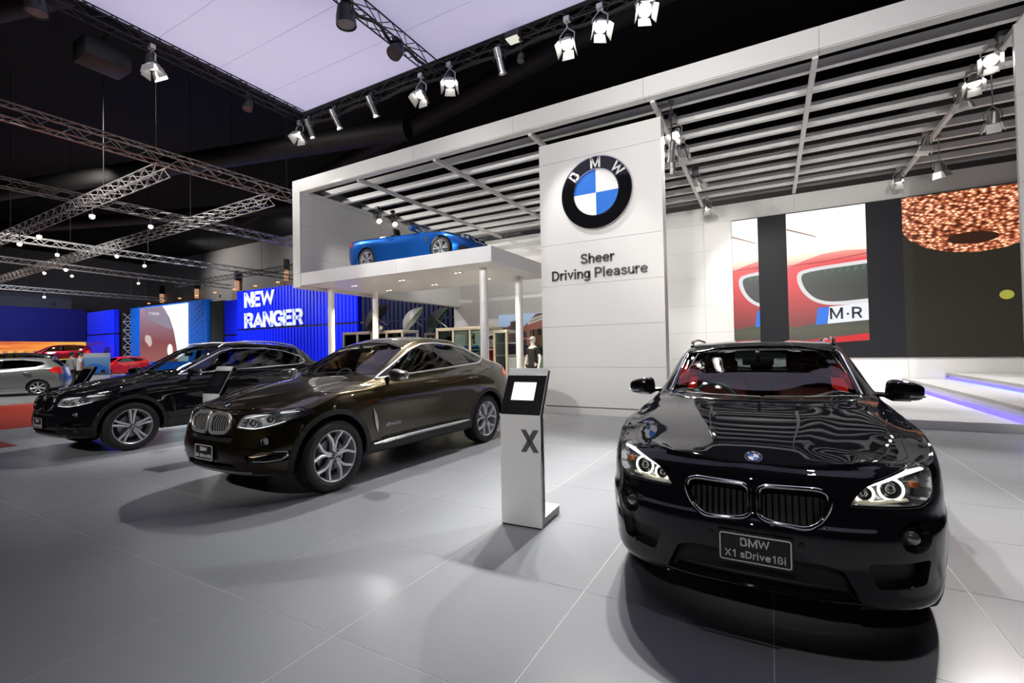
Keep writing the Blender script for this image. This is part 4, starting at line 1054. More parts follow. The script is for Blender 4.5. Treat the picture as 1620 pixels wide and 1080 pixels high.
        # fender vent blade behind the front wheel
        P2 = [sh.side(y, z, .008, sg) for y, z in ((-.95, .82), (-.92, .74), (-.895, .62), (-.88, .54))]
        obj('fender_blade', MB().tube(P2, [.004, .022, .024, .006], 6, False, .5), M_SATIN if kind == 'x6' else mp, car, smooth=50)
        tx = text_mb('xDrive30d', .06, .002, .08, shear=.25); p = sh.side(-.62, .60, .004, sg)
        tx.xf(Matrix.Translation(p) @ Matrix.Rotation(sg*PI/2, 4, 'Z')); obj('side_lettering', tx, M_CHROME, car)
        if kind == 'x5':
            rp = [sh.top(.60*sg, y, d) for y, d in ((.02, 0.), (.14, .05), (.6, .065), (1.1, .065), (1.55, .05), (1.7, 0.))]
            obj('roof_rail', MB().tube(rp, .02, 8, False, .8), M_SATIN, car, smooth=50)
    sh.obj('upper_slot', sh.faces('slot'), M_BLACKP, car, -.05, 0, wall=.05)
    it = sh.obj('lower_intake', sh.faces('intake'), M_BLACKP, car, -.06, 0, wall=.06)
    obj('lip_trim', MB().tube([sh.front(x, .315, .006) for x in (-.58, -.3, 0, .3, .58)], .009, 6, False, .7), M_SATIN, car, smooth=50)
    sh.obj('rear_window', sh.faces('rear_window'), M_GLASSD, car, -.003)
    q = sh.top(0, -2.06, .002); roundel('bonnet_badge', car, .041, Matrix.Translation(q) @ Matrix.Rotation(-rad(58), 4, 'X'), .006)
    plate(sh, car, .49, .34, .165, 'BMW', ('X6' if kind == 'x6' else 'X5')+' xDrive30d', .058, .05, 0, .02)
    st = rad(0)
    for y in (-1.4665, 1.4665):
        for sg in (1, -1):
            wheel(car, sg*(.83 if kind == 'x6' else .81), y, .375, .272, .27, 'v' if kind == 'x6' else 'double', sg, alloy=M_ALLOY)
    interior(car, sp, mat('leather_tan', (.34, .15, .06), .5) if kind == 'x6' else mat('leather_black', (.02, .02, .021), .5))
    wiper(sh, car, [(-.55, -.80), (-.3, -.86), (0, -.90)]); wiper(sh, car, [(.0, -.88), (.3, -.85), (.55, -.78)])
    obj('underbody', MB().box(-.78, .78, -2.0, 2.2, .28, .31), M_DARKIN, car)
    # twin-bar roof antenna fin
    p = sh.top(0, 1.1 if kind == 'x6' else 1.6)
    obj('antenna_fin', MB().prism([(0, 0), (.16, 0), (.15, .06)], lambda u, v, d: (d, p.y+u, p.z+v-.01), -.02, .02), mp, car, bevel=.006)
    return car, sh

# ------------------------------------------------------------------ open-top car on the platform
M_4 = paint('paint_estoril_blue', (.012, .10, .42), .55, .28)
C4 = dict(wb=2.81, R=.335, arch=.372, plan_w=.9, m_paint=M_4, arch_zmax=.95,
  plan=[(0, -2.20), (.28, -2.188), (.5, -2.14), (.67, -2.04), (.78, -1.89), (.84, -1.68), (.87, -1.405), (.88, -.9), (.89, 0), (.905, .9), (.91, 1.405), (.895, 1.8), (.85, 2.1), (.74, 2.3), (.48, 2.41), (0, 2.44)],
  rings=[R_([.17, .17, .18, .18, .18, .22, .28], [.86, .88, .88, .9, .9], .16, .1, 2), R_([.2, .2, .21, .21, .21, .25, .32], [.95, .955, .93, .95, .95], .05, .03),
         R_([.30, .31, .30, .30, .32, .36, .42], [.985, .985, .945, .98, .98], .015, .01), R_([.42, .44, .45, .44, .48, .5, .55], [1, 1, .965, 1, 1], 0, 0),
         R_([.53, .55, .57, .55, .60, .64, .68], [1, 1, .98, 1, 1], .02, 0), R_([.61, .63, .68, .67, .74, .78, .82], [.985, 1, 1, 1, .985], .05, .01),
         R_([.67, .70, .77, .79, .86, .90, .94], [.96, .985, .985, .985, .95], .09, .03), R_([.715, .75, .845, .90, .955, .985, 1.01], [.90, .94, .945, .94, .88], .15, .06)],
  edge_x=[(-2.05, .42), (-1.4, .56), (-.7, .66), (0, .70), (1, .68), (2.4, .6)],
  edge_z=[(-2.05, .725), (-1.4, .87), (-.7, .955), (0, .935), (1., .985), (1.8, 1.0), (2.38, 1.01)],
  center_z=[(-2.05, .72), (-1.85, .775), (-1.4, .885), (-.75, .985), (-.3, .99), (.6, .99), (1.3, 1.0), (1.9, 1.015), (2.38, 1.01)],
  sill_in=[(-2.1, .05), (2.4, .05)], sill_up=[(-2.1, .012), (2.4, .012)], crown=[(-2.1, 2.2), (2.4, 2.2)], sculpt=[dome(-2.0, -.8, .24, .5, .012)],
  cab=dict(floor=.3, w=.68, y0=-.7, y1=1.05, belt=.95, seat_y=.25, seat_z=.48, mirror=(-.3, 1.2)))
def build_conv(loc, rot, label):
    sp = C4; car, sh = car_base(sp, 'convertible_car', label, loc, rot, M_4)
    fr = lambda c, n: n.y < -.12 and c.y < -1.5
    sh.cut2('kidney', rounded([(.025, .555), (.025, .675), (.24, .685), (.29, .64), (.25, .56)], .03), 'y', fr)
    sh.cut2('lamp', rounded([(.34, .60), (.62, .60), (.78, .665), (.815, .72), (.66, .735), (.38, .68)], .02), 'y', lambda c, n: c.y < -1.55 and n.y < .2 and n.z < .85)
    sh.cut('intake', rounded([(-.4, .24), (.4, .24), (.34, .36), (-.34, .36)], .02), 'y', fr)
    sh.cut2('side_intake', rounded([(.52, .25), (.74, .26), (.76, .38), (.56, .36)], .02), 'y', fr)
    sh.cut('cockpit', rounded([(-.62, -.55), (.62, -.55), (.66, 0), (.64, .95), (.5, 1.02), (-.5, 1.02), (-.64, .95), (-.66, 0)], .08), 'z', lambda c, n: n.z > .3 and c.z > .85)
    sh.cut('bonnet', rounded([(-.30, -2.02), (.30, -2.02), (.55, -1.93), (.66, -1.7), (.70, -1.2), (.72, -.8), (0, -.76), (-.72, -.8), (-.70, -1.2), (-.66, -1.7), (-.55, -1.93)], .02, 2), 'z', lambda c, n: n.z > .3 and c.z > .65 and c.y < -.7)
    low = lambda c, n: abs(n.x) > .4
    sh.cut2('door', [(-.78, .33), (-.74, .9), (.62, .97), (.66, .6), (.6, .33)], 'x', low)
    sh.cut2('vent', [(-.98, .60), (-.98, .72), (-.86, .72), (-.90, .60)], 'x', low)
    sh.cut2('tail', [(1.98, .83), (2.6, .80), (2.6, .95), (2.1, .96)], 'x', lambda c, n: c.y > 1.9 and abs(c.x) > .6)
    sh.freeze()
    sh.obj('body', sh.faces(None), M_4, car); arches(car, sh, sp, 0)
    sh.obj('bonnet', sh.faces('bonnet'), M_4, car, 0, .0025)
    for t, sg in (('_r', 1), ('_l', -1)):
        gf = sh.faces('kidney'+t); g = sh.rim('grille', gf, .012, M_CHROME, car, .005, 1., 8, 'chrome framed kidney grille')
        sh.obj('grille_back', gf, M_BLACKP, g, -.04, 0, wall=.04)
        lf = sh.faces('lamp'+t); hl = sh.obj('headlamp', lf, M_LENS, car, 0, .003, 'clear twin headlamp')
        sh.obj('lamp_housing', lf, mat('lamp_bowl', (.34, .35, .36), .3, .75), hl, -.06, 0, wall=.055)
        for x, z in ((.48, .645), (.61, .66)):
            nn = Vector((sg*.35, -1, .05)).normalized(); c = sh.front(x*sg, z)-nn*.03; r = .036
            Mx = Matrix.Translation(c) @ nn.to_track_quat('Y', 'Z').to_matrix().to_4x4()
            obj('light_ring', MB().tube([(r*math.cos(a), 0, r*math.sin(a)) for a in [2*PI*i/24 for i in range(24)]], .007, 6, True), mat('ring_clear', (.9, .9, .9), .2, emit=(1, 1, 1), estr=.5), hl, smooth=60).matrix_local = Mx
            obj('projector', MB().lathe([(r*.6, -.02), (r*.3, .006), (.001, .01)], 20, axis='y'), M_GLOSSB, hl, smooth=40).matrix_local = Mx
        sh.obj('side_intake', sh.faces('side_intake'+t), M_BLACKP, car, -.04, 0, wall=.04)
        sh.obj('door', sh.faces('door'+t), M_4, car, 0, .002); sh.obj('fender_vent', sh.faces('vent'+t), M_BLACKP, car, -.008)
        sh.obj('tail_lamp', sh.faces('tail'+t), M_RED_LAMP, car, .005)
        door_mirror(sh, car, sg, (-.52, .93), (.98, -.52, .985), (.115, .075, .062), M_4, rad(4))
        handle(sh, car, .42, .83, sg, M_4)
        for y in (-1.405, 1.405): wheel(car, sg*.775, y, .335, .25, .23, 'star', sg)
    # windscreen frame and glass standing above the cowl
    A = [(-.68, -.62, .955), (-.60, -.25, 1.17), (-.54, .02, 1.315)]; B = [(-x, y, z) for x, y, z in A][::-1]
    topc = [(-.3, -.035, 1.345), (0, -.05, 1.352), (.3, -.035, 1.345)]
    obj('windscreen_frame', MB().tube(A+topc+B, .026, 8, False, .8), M_4, car, smooth=50)
    rows = []
    for k in range(6):
        u = k/5; rows.append([(x*(.68+(.54-.68)*u)/.68, (-.62+.64*u)-(.10*(1-u)+.05*u)*(1-(x/.68)**2), .955+.36*u+.037*u*(1-(x/.68)**2)) for x in [-.68+1.36*i/12 for i in range(13)]])
    mb = MB(); vs = [p for r in rows for p in r]
    mb.add(vs, [(k*13+i, k*13+i+1, k*13+14+i, k*13+13+i) for k in range(5) for i in range(12)])
    obj('windscreen', mb, M_GLASS, car, smooth=60)
    sh.obj('lower_intake', sh.faces('intake'), M_BLACKP, car, -.05, 0, wall=.05)
    tub = MB().box(-.66, .66, -.6, 1.05, .3, .33); obj('cabin_floor', tub, M_DARKIN, car)
    ml = mat('leather_black', (.02, .02, .021), .5)
    for x in (-.36, .36):
        seat(car, x, .2, .48, ml, .6)
        q = MB().box(x-.13, x+.13, -.06, .06, .45, .68); q.xf(T(0, 1.0, .45, 0, -rad(16))); obj('rear_headrest', q, ml, car, bevel=.045, segs=3)
    q = MB().box(-.6, .6, -.07, .07, 0, .5); q.xf(T(0, .98, .42, 0, -rad(16))); obj('rear_bench', q, ml, car, bevel=.04)
    q = sh.top(0, -1.98, .002); roundel('bonnet_badge', car, .041, Matrix.Translation(q) @ Matrix.Rotation(-rad(62), 4, 'X'), .006)
    obj('underbody', MB().box(-.74, .74, -1.9, 2.1, .18, .21), M_DARKIN, car)
    return car, sh

# ------------------------------------------------------------------ small cars on the stand beyond
HB = dict(wb=2.49, R=.305, arch=.335, plan_w=.86, arch_zmax=.9,
  plan=[(0, -2.02), (.25, -2.0), (.45, -1.94), (.62, -1.82), (.74, -1.66), (.80, -1.46), (.83, -1.245), (.84, -.8), (.85, 0), (.855, .8), (.855, 1.245), (.83, 1.55), (.77, 1.78), (.64, 1.9), (.4, 1.945), (0, 1.955)],
  rings=[R_([.2, .2, .2, .2, .2, .24, .28], [.86, .88, .88, .9, .9], .14, .08, 2), R_([.24, .24, .24, .24, .24, .28, .33], [.95, .96, .93, .95, .95], .03, .03, 3),
         R_([.42, .43, .42, .40, .44, .46, .48], [1, 1, .96, 1, 1], 0, 0, 3), R_([.56, .57, .58, .56, .62, .64, .66], [1, 1, .985, 1, 1], .02, 0, 3),
         R_([.67, .69, .72, .72, .80, .82, .84], [.97, 1, 1, 1, .98], .06, .03, 3), R_([.75, .79, .88, .93, 1.02, 1.05, 1.05], [.92, .95, .955, .95, .93], .14, .08, 3)],
  edge_x=[(-1.9, .42), (-1.2, .58), (-.95, .64), (-.2, .57), (.3, .55), (1.4, .5), (1.85, .5)],
  edge_z=[(-1.9, .76), (-1.3, .91), (-1.0, .95), (-.45, 1.23), (-.1, 1.375), (.3, 1.415), (.9, 1.41), (1.4, 1.36), (1.7, 1.2), (1.87, 1.06)],
  center_z=[(-1.88, .75), (-1.7, .84), (-1.3, .95), (-1.12, .985), (-.6, 1.24), (-.2, 1.405), (.2, 1.46), (.7, 1.475), (1.3, 1.435), (1.55, 1.39), (1.75, 1.2), (1.875, 1.055)],
  sill_in=[(-2, .04), (1.9, .03)], sill_up=[(-2, .01), (-1, .02), (1.9, .02)], crown=[(-2, 2.2), (0, 2.6), (1.9, 2.6)],
  cab=dict(floor=.3, w=.66, y0=-1.05, y1=1.3, belt=.98, seat_y=0., seat_z=.5, mirror=(-.3, 1.25)))
def build_hatch(label, color, loc, rot, scale=(1, 1, 1), metal=.5, tall=False, open_tail=False, grille=False):
    mp = paint('paint_'+label.split()[0]+'_'+label.split()[1], color, metal, .3)
    sp = dict(HB); sp['m_paint'] = mp
    if tall:
        sp['edge_z'] = [(y, z*1.0 if y < -1.1 else z*1.0+.1) for y, z in HB['edge_z'][:-2]]+[(1.75, 1.38), (1.87, 1.08)]
        sp['center_z'] = [(y, z if y < -1.1 else z+.1) for y, z in HB['center_z'][:-2]]+[(1.78, 1.42), (1.875, 1.075)]
        sp['edge_x'] = HB['edge_x'][:-2]+[(1.4, .55), (1.85, .54)]
    car, sh = car_base(sp, 'hatchback_car' if not tall else 'estate_car', label, loc, rot, mp)
    car.scale = scale
    sd = lambda c, n: abs(n.x) > .3 and c.z > .9; up = .1 if tall else 0
    sh.cut2('dlo', [(-.80, .985), (1.15, 1.10), (1.42, 1.2), (1.3 if not tall else 1.55, 1.30+up), (.8, 1.375+up), (.1, 1.375+up), (-.22, 1.32+up)], 'x', sd)
    sh.cut2('win0', [(-.68, 1.005), (.22, 1.06), (.22, 1.36+up), (.1, 1.36+up), (-.2, 1.302+up)], 'x', sd, over=('dlo',))
    sh.cut2('win1', [(.30, 1.065), (1.1, 1.115), (1.3, 1.2), (1.2, 1.30+up), (.8, 1.357+up), (.3, 1.36+up)], 'x', sd, over=('dlo',))
    sh.cut('windscreen', rounded([(-.62, .97), (0, .985), (.62, .97), (.52, 1.33+up), (0, 1.40+up), (-.52, 1.33+up)], .03, 2), 'y', lambda c, n: -1.3 < c.y < 0 and n.y < -.15 and abs(c.x) < .66)
    sh.cut('rear_window', rounded([(-.5, 1.10), (.5, 1.10), (.42, 1.36+up), (-.42, 1.36+up)], .04, 2), 'y', lambda c, n: c.y > 1.2 and n.y > .2)
    sh.cut2('lamp', rounded([(.46, .62), (.62, .61), (.76, .70), (.79, .79), (.66, .77)], .02, 2), 'y', lambda c, n: c.y < -1.3 and n.y < .2 and n.z < .8)
    sh.cut('grille', rounded([(-.42, .36), (.42, .36), (.36, .56), (-.36, .56)], .03, 2), 'y', lambda c, n: c.y < -1.5 and n.y < -.1)
    sh.cut2('tail', [(1.52, .95), (1.68, .84), (2.1, .84), (2.1, 1.0), (1.70, 1.10)], 'x', lambda c, n: c.y > 1.3 and abs(c.x) > .58)
    low = lambda c, n: abs(n.x) > .4
    sh.cut2('door_f', [(-.9, .33), (-.88, .85), (-.75, .98), (.26, 1.05), (.26, .33)], 'x', low); sh.cut2('door_r', [(.265, .33), (.265, 1.05), (1.1, 1.09), (1.0, .75), (.85, .55), (.8, .33)], 'x', low)
    sh.freeze()
    sh.obj('body', sh.faces(None), mp, car); arches(car, sh, sp, 0)
    sh.obj('windscreen', sh.faces('windscreen'), M_GLASSD, car, -.003); sh.obj('rear_window', sh.faces('rear_window'), M_GLASSD, car, -.003)
    sh.obj('grille', sh.faces('grille'), M_BLACKP, car, -.03, 0, wall=.03)
    for t, sg in (('_r', 1), ('_l', -1)):
        sh.obj('window_surround', sh.faces('dlo'+t), M_GLOSSB, car)
        for w in ('win0', 'win1'): sh.obj('side_window', sh.faces(w+t), M_GLASSD, car, -.003)
        sh.obj('headlamp', sh.faces('lamp'+t), mat('small_headlamp', (.75, .76, .78), .12, .4, 1.), car, .003)
        sh.obj('tail_lamp', sh.faces('tail'+t), M_RED_LAMP, car, .004)
        for d in ('door_f', 'door_r'): sh.obj('door', sh.faces(d+t), mp, car, 0, .003)
        door_mirror(sh, car, sg, (-.62, 1.0), (.92, -.66, 1.04), (.10, .07, .06), mp, rad(4))
        for y in (.1, .95): handle(sh, car, y, .89, sg, mp)
        for y in (-1.245, 1.245): wheel(car, sg*.735, y, .305, .21, .2, 'plain', sg, detail=False)
    obj('underbody', MB().box(-.7, .7, -1.7, 1.7, .2, .23), M_DARKIN, car)
    obj('cabin_lining', MB().box(-.6, .6, -.9, 1.4, .5, .95), M_DARKIN, car)
    if open_tail:
        q = MB().prism(rounded([(-.55, 0), (.55, 0), (.5, .95), (-.5, .95)], .08), lambda u, v, d: (u, v, d), -.03, .03); q.xf(T(0, 1.6, 1.53, 0, rad(12)))
        tg = obj('open_tailgate', q, mp, car, bevel=.01)
        q = MB().prism(rounded([(-.45, .1), (.45, .1), (.4, .5), (-.4, .5)], .05), lambda u, v, d: (u, v, d), -.036, .036); q.xf(T(0, 1.6, 1.53, 0, rad(12))); obj('rear_glass', q, M_GLOSSB, tg)
    return car, sh
# ------------------------------------------------------------------ the hall and the stand
M_WHITE = mat('white_panel', (.80, .79, .765), .38, spec=.4)
M_WHITE2 = mat('white_laminate', (.82, .82, .82), .3, spec=.4)
M_BEAM = mat('white_beam', (.82, .81, .79), .45)
M_JOINT = mat('panel_gap', (.25, .24, .23), .8)
M_BLACK = mat('hall_black', (.006, .006, .007), .8)
M_TRUSS = mat('truss_aluminium', (.6, .59, .57), .35, .6)
M_TRUSSB = mat('truss_black', (.012, .012, .013), .5)
M_TEXT = mat('lettering_grey', (.055, .057, .06), .4, .3)
def floor_material():
    m = mat('grey_floor_tile', (.33, .345, .365), .2, spec=.5)
    nt = m.node_tree; b = nt.nodes['Principled BSDF']
    tc = nd(nt, 'ShaderNodeNewGeometry'); nz = nd(nt, 'ShaderNodeTexNoise', Scale=1.3, Detail=5.); mr = nd(nt, 'ShaderNodeMapRange')
    mr.inputs[3].default_value = .16; mr.inputs[4].default_value = .30
    nt.links.new(tc.outputs['Position'], nz.inputs['Vector']); nt.links.new(nz.outputs['Fac'], mr.inputs[0]); nt.links.new(mr.outputs[0], b.inputs['Roughness'])
    return m
M_FLOOR = floor_material()
# floor: dark bed with one-metre tiles laid on it
floor = struct(obj('floor', MB().box(-75, 16, -6, 32, -.12, -.0015), mat('floor_bed', (.72, .72, .72), .6)))
def visible(x, y):
    d = Vector((x, y, 0))-Vector((0, 0, CAM_H)); f = d.dot(_f)
    if f < .2: return False
    return abs(d.dot(_r)/f) < 1.2 and -.82 < d.dot(_u)/f < .8
cells = []
for i in range(-14, 9):
    for j in range(-3, 18):
        x, y = i-.018, j+.677
        vis = any(visible(x+a, y+b) for a in (0, .5, 1) for b in (0, .5, 1))
        cells.append((0 if vis else 1, math.hypot(x+.5, y+.5), x, y))
cells.sort()
tile_src = None; rest = MB()
for n, (nv, d, x, y) in enumerate(cells):
    if n < 290 and nv == 0:
        if tile_src is None:
            tile_src = obj('tile', MB().box(.0025, .9975, .0025, .9975, -.0014, 0), M_FLOOR, floor); tile_src.location = (x, y, 0)
        else:
            t = inst('tile', tile_src, floor); t.location = (x, y, 0)
    else: rest.box(x+.0025, x+.9975, y+.0025, y+.9975, -.0014, 0)
obj('tile_field', rest, M_FLOOR, floor, kind='stuff')
# far side: grey aisle floor and red carpet
obj('aisle_floor', MB().box(-75, -21.5, -4, 30, -.012, .002), mat('aisle_grey', (.22, .225, .23), .3), floor)
obj('red_carpet', MB().box(-21.4, -14.05, -4, 18, -.012, .004), mat('red_carpet', (.46, .04, .016), .9, bump=(400, .3)), floor)
tag(obj('floor_mat', MB().box(-13.9, -11.2, .8, 2.86, 0, .008), mat('dark_red_mat', (.2, .015, .012), .8), bevel=.003), 'dark red floor mat at the edge of the grey tiles, far left', 'mat')
# hall shell
struct(obj('ceiling_hall', MB().box(-110, 30, -8, 60, 15, 15.2), M_BLACK)).name = 'ceiling_2'
hw = struct(obj('wall_rear_hall', MB().box(-100, 25, 34, 34.3, 0, 15), mat('hall_wall', (.17, .16, .155), .8)))
struct(obj('wall_far_left', MB().box(-80.3, -80, -8, 34, 0, 15), MATS['hall_wall']))
struct(obj('wall_right', MB().box(16, 16.2, -8, 60, 0, 15), M_BLACK)); struct(obj('wall_front', MB().box(-80, 16, -8.2, -8, 0, 15), M_BLACK))
for k, (x0, y0, x1, y1, z, r) in enumerate(((-70, 2, -14, 16, 11.5, .5), (-60, 10, -4, 30, 11.8, .45), (-40, 24, 14, 12, 13.2, .45), (-45, -2, -10, 8, 12.5, .4))):
    tag(obj('air_duct', MB().tube([(x0, y0, z), (x1, y1, z)], r, 16), mat('duct_dark', (.02, .019, .018), .6), smooth=40), 'dark round air duct under the black hall roof, ' + ('longest on the left', 'crossing the middle', 'above the white frame', 'beside the pale canopy')[k], 'duct')

# ---- panelled walls of the stand
def panels(parent, axis, fixed, a0, a1, z0, z1, aj, zj, th, m=M_WHITE, g=.003):
    """separate boards on one face; axis 'y': boards in x-z at y=fixed, axis 'x': boards in y-z at x=fixed"""
    A = [a0]+[a for a in aj if a0+.05 < a < a1-.05]+[a1]; Z = [z0]+[z for z in zj if z0+.05 < z < z1-.05]+[z1]; out = []
    for i in range(len(A)-1):
        for j in range(len(Z)-1):
            mb = MB()
            if axis == 'y': mb.box(A[i]+g, A[i+1]-g, fixed, fixed+th, Z[j]+g, Z[j+1]-g)
            else: mb.box(fixed, fixed+th, A[i]+g, A[i+1]-g, Z[j]+g, Z[j+1]-g)
            out.append(obj('panel', mb, m, parent))
    return out
zj = [1.0+.97*k for k in range(6)]
wb_ = struct(obj('wall_back', MB().box(-13.03, 9.5, 17.97, 18.2, 0, 6.44), M_JOINT))
panels(wb_, 'y', 17.95, -13.03, 9.5, 0, 6.44, [-12.0+2.8*0-.0] + [-10.37, -7.57, -4.77, -1.97, .83, 3.63, 6.43], zj, .02)
wl = struct(obj('wall_left', MB().box(-13.0, -12.7, 9.5, 18.2, 3.55, 6.86), M_JOINT))
panels(wl, 'x', -12.7, 9.5, 17.97, 3.55, 6.5, [9.95, 12.9, 15.8], [4.5, 5.5], .02); panels(wl, 'x', -13.02, 9.5, 18.2, 3.55, 6.88, [12.5, 15.5], [5.2], .02)
panels(wl, 'y', 9.45, -13.03, -12.68, 3.55, 6.9, [], [3.97, 6.5], .04)
obj('soffit', MB().box(-13.02, -12.68, 9.46, 18.2, 3.53, 3.55), M_WHITE, wl)
# front fascia and roof grid
ceil = struct(obj('ceiling', MB().box(-12.9, 7.2, 9.48, 9.64, 6.53, 6.88), M_JOINT))
panels(ceil, 'y', 9.45, -12.68, 7.2, 6.51, 6.9, [-11.1, -8.1, -5.1, -2.1, .87, 3.87], [], .03)
for x0, x1 in ((-12.68, -11.1), (-11.1, -8.1), (-8.1, -5.1), (-5.1, -2.1), (-2.1, .87), (.87, 3.87), (3.87, 7.2)):
    obj('soffit_panel', MB().box(x0+.003, x1-.003, 9.48, 9.68, 6.5, 6.525), M_WHITE, ceil)
obj('fascia_top', MB().box(-13.0, 7.2, 9.46, 9.7, 6.88, 6.9), M_WHITE, ceil)
for x in (-12.6, -10.37, -7.57, -4.77, -1.97, .83, 3.63, 6.43):
    obj('roof_beam', MB().box(x-.045, x+.045, 9.66, 17.95, 6.46, 6.56), M_BEAM, ceil)
for k in range(9):
    y = 10.25+k*.86
    mb = MB().box(-12.68, 7.2, y, y+.12, 6.57, 6.73)
    obj('roof_slat', mb, M_BEAM, ceil)
obj('roof_edge', MB().box(-12.68, 7.2, 17.7, 17.95, 6.62, 6.78), mat('edge_grey', (.3, .3, .3), .5), ceil)

# ---- sign column with the round emblem
col = thing('sign_column', 'tall white panelled column carrying the big round emblem and slogan', 'column', (-3.255, 9.9, 0))
obj('core', MB().box(-1.37, 1.37, .02, .32, .1, 6.24), M_JOINT, col)
for z0, z1 in ((.17, 1.05), (1.05, 1.98), (1.98, 2.92), (2.92, 3.87), (3.87, 5.78), (5.78, 6.25)):
    obj('panel', MB().box(-1.395, 1.395, 0, .03, z0+.003, z1-.003), M_WHITE, col); obj('panel', MB().box(1.365, 1.395, .032, .34, z0+.003, z1-.003), M_WHITE, col); obj('panel', MB().box(-1.395, -1.365, .032, .34, z0+.003, z1-.003), M_WHITE, col)
obj('plinth', MB().box(-1.5, 1.5, -.05, .36, 0, .14), M_WHITE, col)
obj('plinth_gap', MB().box(-1.36, 1.36, .04, .3, .14, .17), M_JOINT, col)
roundel('round_emblem', col, .80, T(-.01, -.0, 4.905), .06)
for s_, z, sz, fw_, xo_ in (('Sheer', 3.475, .315, .77, -.03), ('Driving Pleasure', 3.15, .315, 2.18, -.03)):
    t = text_mb(s_, sz, .02, .132, spacing=1.05, fit=fw_); t.xf(Matrix.Translation((xo_, -.01, z))); obj('slogan', t, M_TEXT, col)
c2 = thing('plain_column', 'plain white column at the right edge of the picture', 'column', (4.78, 9.9, 0))
obj('core', MB().box(-1.37, 1.37, .01, .05, 0, 6.3), M_JOINT, c2)
for z0, z1 in ((0, 1.05), (1.05, 1.98), (1.98, 2.92), (2.92, 3.87), (3.87, 5.2), (5.2, 6.3)): obj('panel', MB().box(-1.395, 1.395, 0, .06, z0+.003, z1-.003), M_WHITE, c2)
br = obj('bracket', MB().bar((-1.3, .1, 6.3), (-1.1, .1, 6.62), .08, .08), M_BEAM, c2)

# ---- raised platform with the open car
pf = thing('display_platform', 'white raised platform on round pillars under the blue car', 'platform', (-9.2, 10.9, 0))
def L(x, y, z=0): return (x+9.2, y-10.9, z)
obj('slab', MB().box(-12.66+9.2, -5.76+9.2, 9.5-10.9, 12.65-10.9, 3.60, 3.95), M_WHITE2, pf)
for a, b in ((-12.66, -11.75), (-11.75, -8.75), (-8.75, -5.755)): obj('edge_panel', MB().box(a+9.2+.002, b+9.2-.002, 9.45-10.9, 9.5-10.9, 3.595, 3.97), M_WHITE2, pf)
for a, b in ((9.452, 10.95), (10.95, 12.65)): obj('edge_panel', MB().box(-5.76+9.2, -5.745+9.2, a-10.9+.002, b-10.9-.002, 3.595, 3.97), M_WHITE2, pf)
obj('deck', MB().box(-12.66+9.2, -5.76+9.2, 9.5-10.9, 12.65-10.9, 3.95, 3.968), M_WHITE2, pf)
for x, y in ((-6.45, 10.2), (-6.32, 11.9), (-12.5, 10.45), (-12.3, 12.2)):
    p = obj('pillar', MB().lathe([(.105, 0), (.105, 3.6)], 28), M_WHITE2, pf, smooth=40); p.location = L(x, y)
for x, y in ((-11.5, 10.51), (-9.5, 10.5), (-11.4, 11.95), (-9.3, 11.79), (-7.37, 10.36), (-7.31, 11.78)):
    d = obj('downlight', MB().box(-.14, .14, -.05, .05, 3.592, 3.602), mat('downlight_frame', (.3, .3, .3), .4), pf); d.location = L(x, y)
    for dx in (-.07, .07): obj('lens', MB().lathe([(.001, 3.59), (.04, 3.59)], 12, c=(dx, 0, 0)), emis('downlight_glow', (1, .85, .65), 6), d)
SPOT_UNDER = [(-9.5, 10.8, 3.5), (-7.0, 11, 3.5), (-11.5, 11, 3.5)]
for p in SPOT_UNDER: spot('downlight_beam', p, (p[0], p[1]+.1, 0), 700*LK, 130, .8, .05, (1, .82, .58))

# ---- stage with glowing steps
st = thing('stepped_stage', 'white stepped stage with blue light strips below the video wall', 'stage', (5, 14, 0))
obj('base', MB().box(1.0-5, 7.4-5, 10.26-14, 17.9-14, 0, .15), M_WHITE2, st)
M_EDGE = mat('step_edge', (.42, .39, .36), .35, .3)
for x0, z0, z1 in ((3.47, .15, .40), (4.45, .40, .57)):
    r = obj('step', MB().box(x0+.06-5, 7.4-5, 10.36-14, 17.88-14, z0, z1-.045), M_WHITE2, st)
    obj('tread', MB().box(x0-5, 7.4-5, 10.3-14, 17.9-14, z1-.02, z1), M_WHITE2, r)
    obj('edge_trim', MB().box(x0-.012-5, x0+.05-5, 10.29-14, 17.9-14, z1-.05, z1+.002), M_EDGE, r)
    obj('light_strip', MB().box(x0+.02-5, x0+.055-5, 10.4-14, 17.88-14, z0+.012, z0+.05), emis('blue_led', (.13, .09, 1.), 2.6), r)
    if z0 > .2: obj('cyan_strip', MB().box(x0+.02-5, x0+.06-5, 10.6-14, 16.8-14, z0+.004, z0+.011), emis('cyan_led', (.05, .35, 1.), 2.), r)
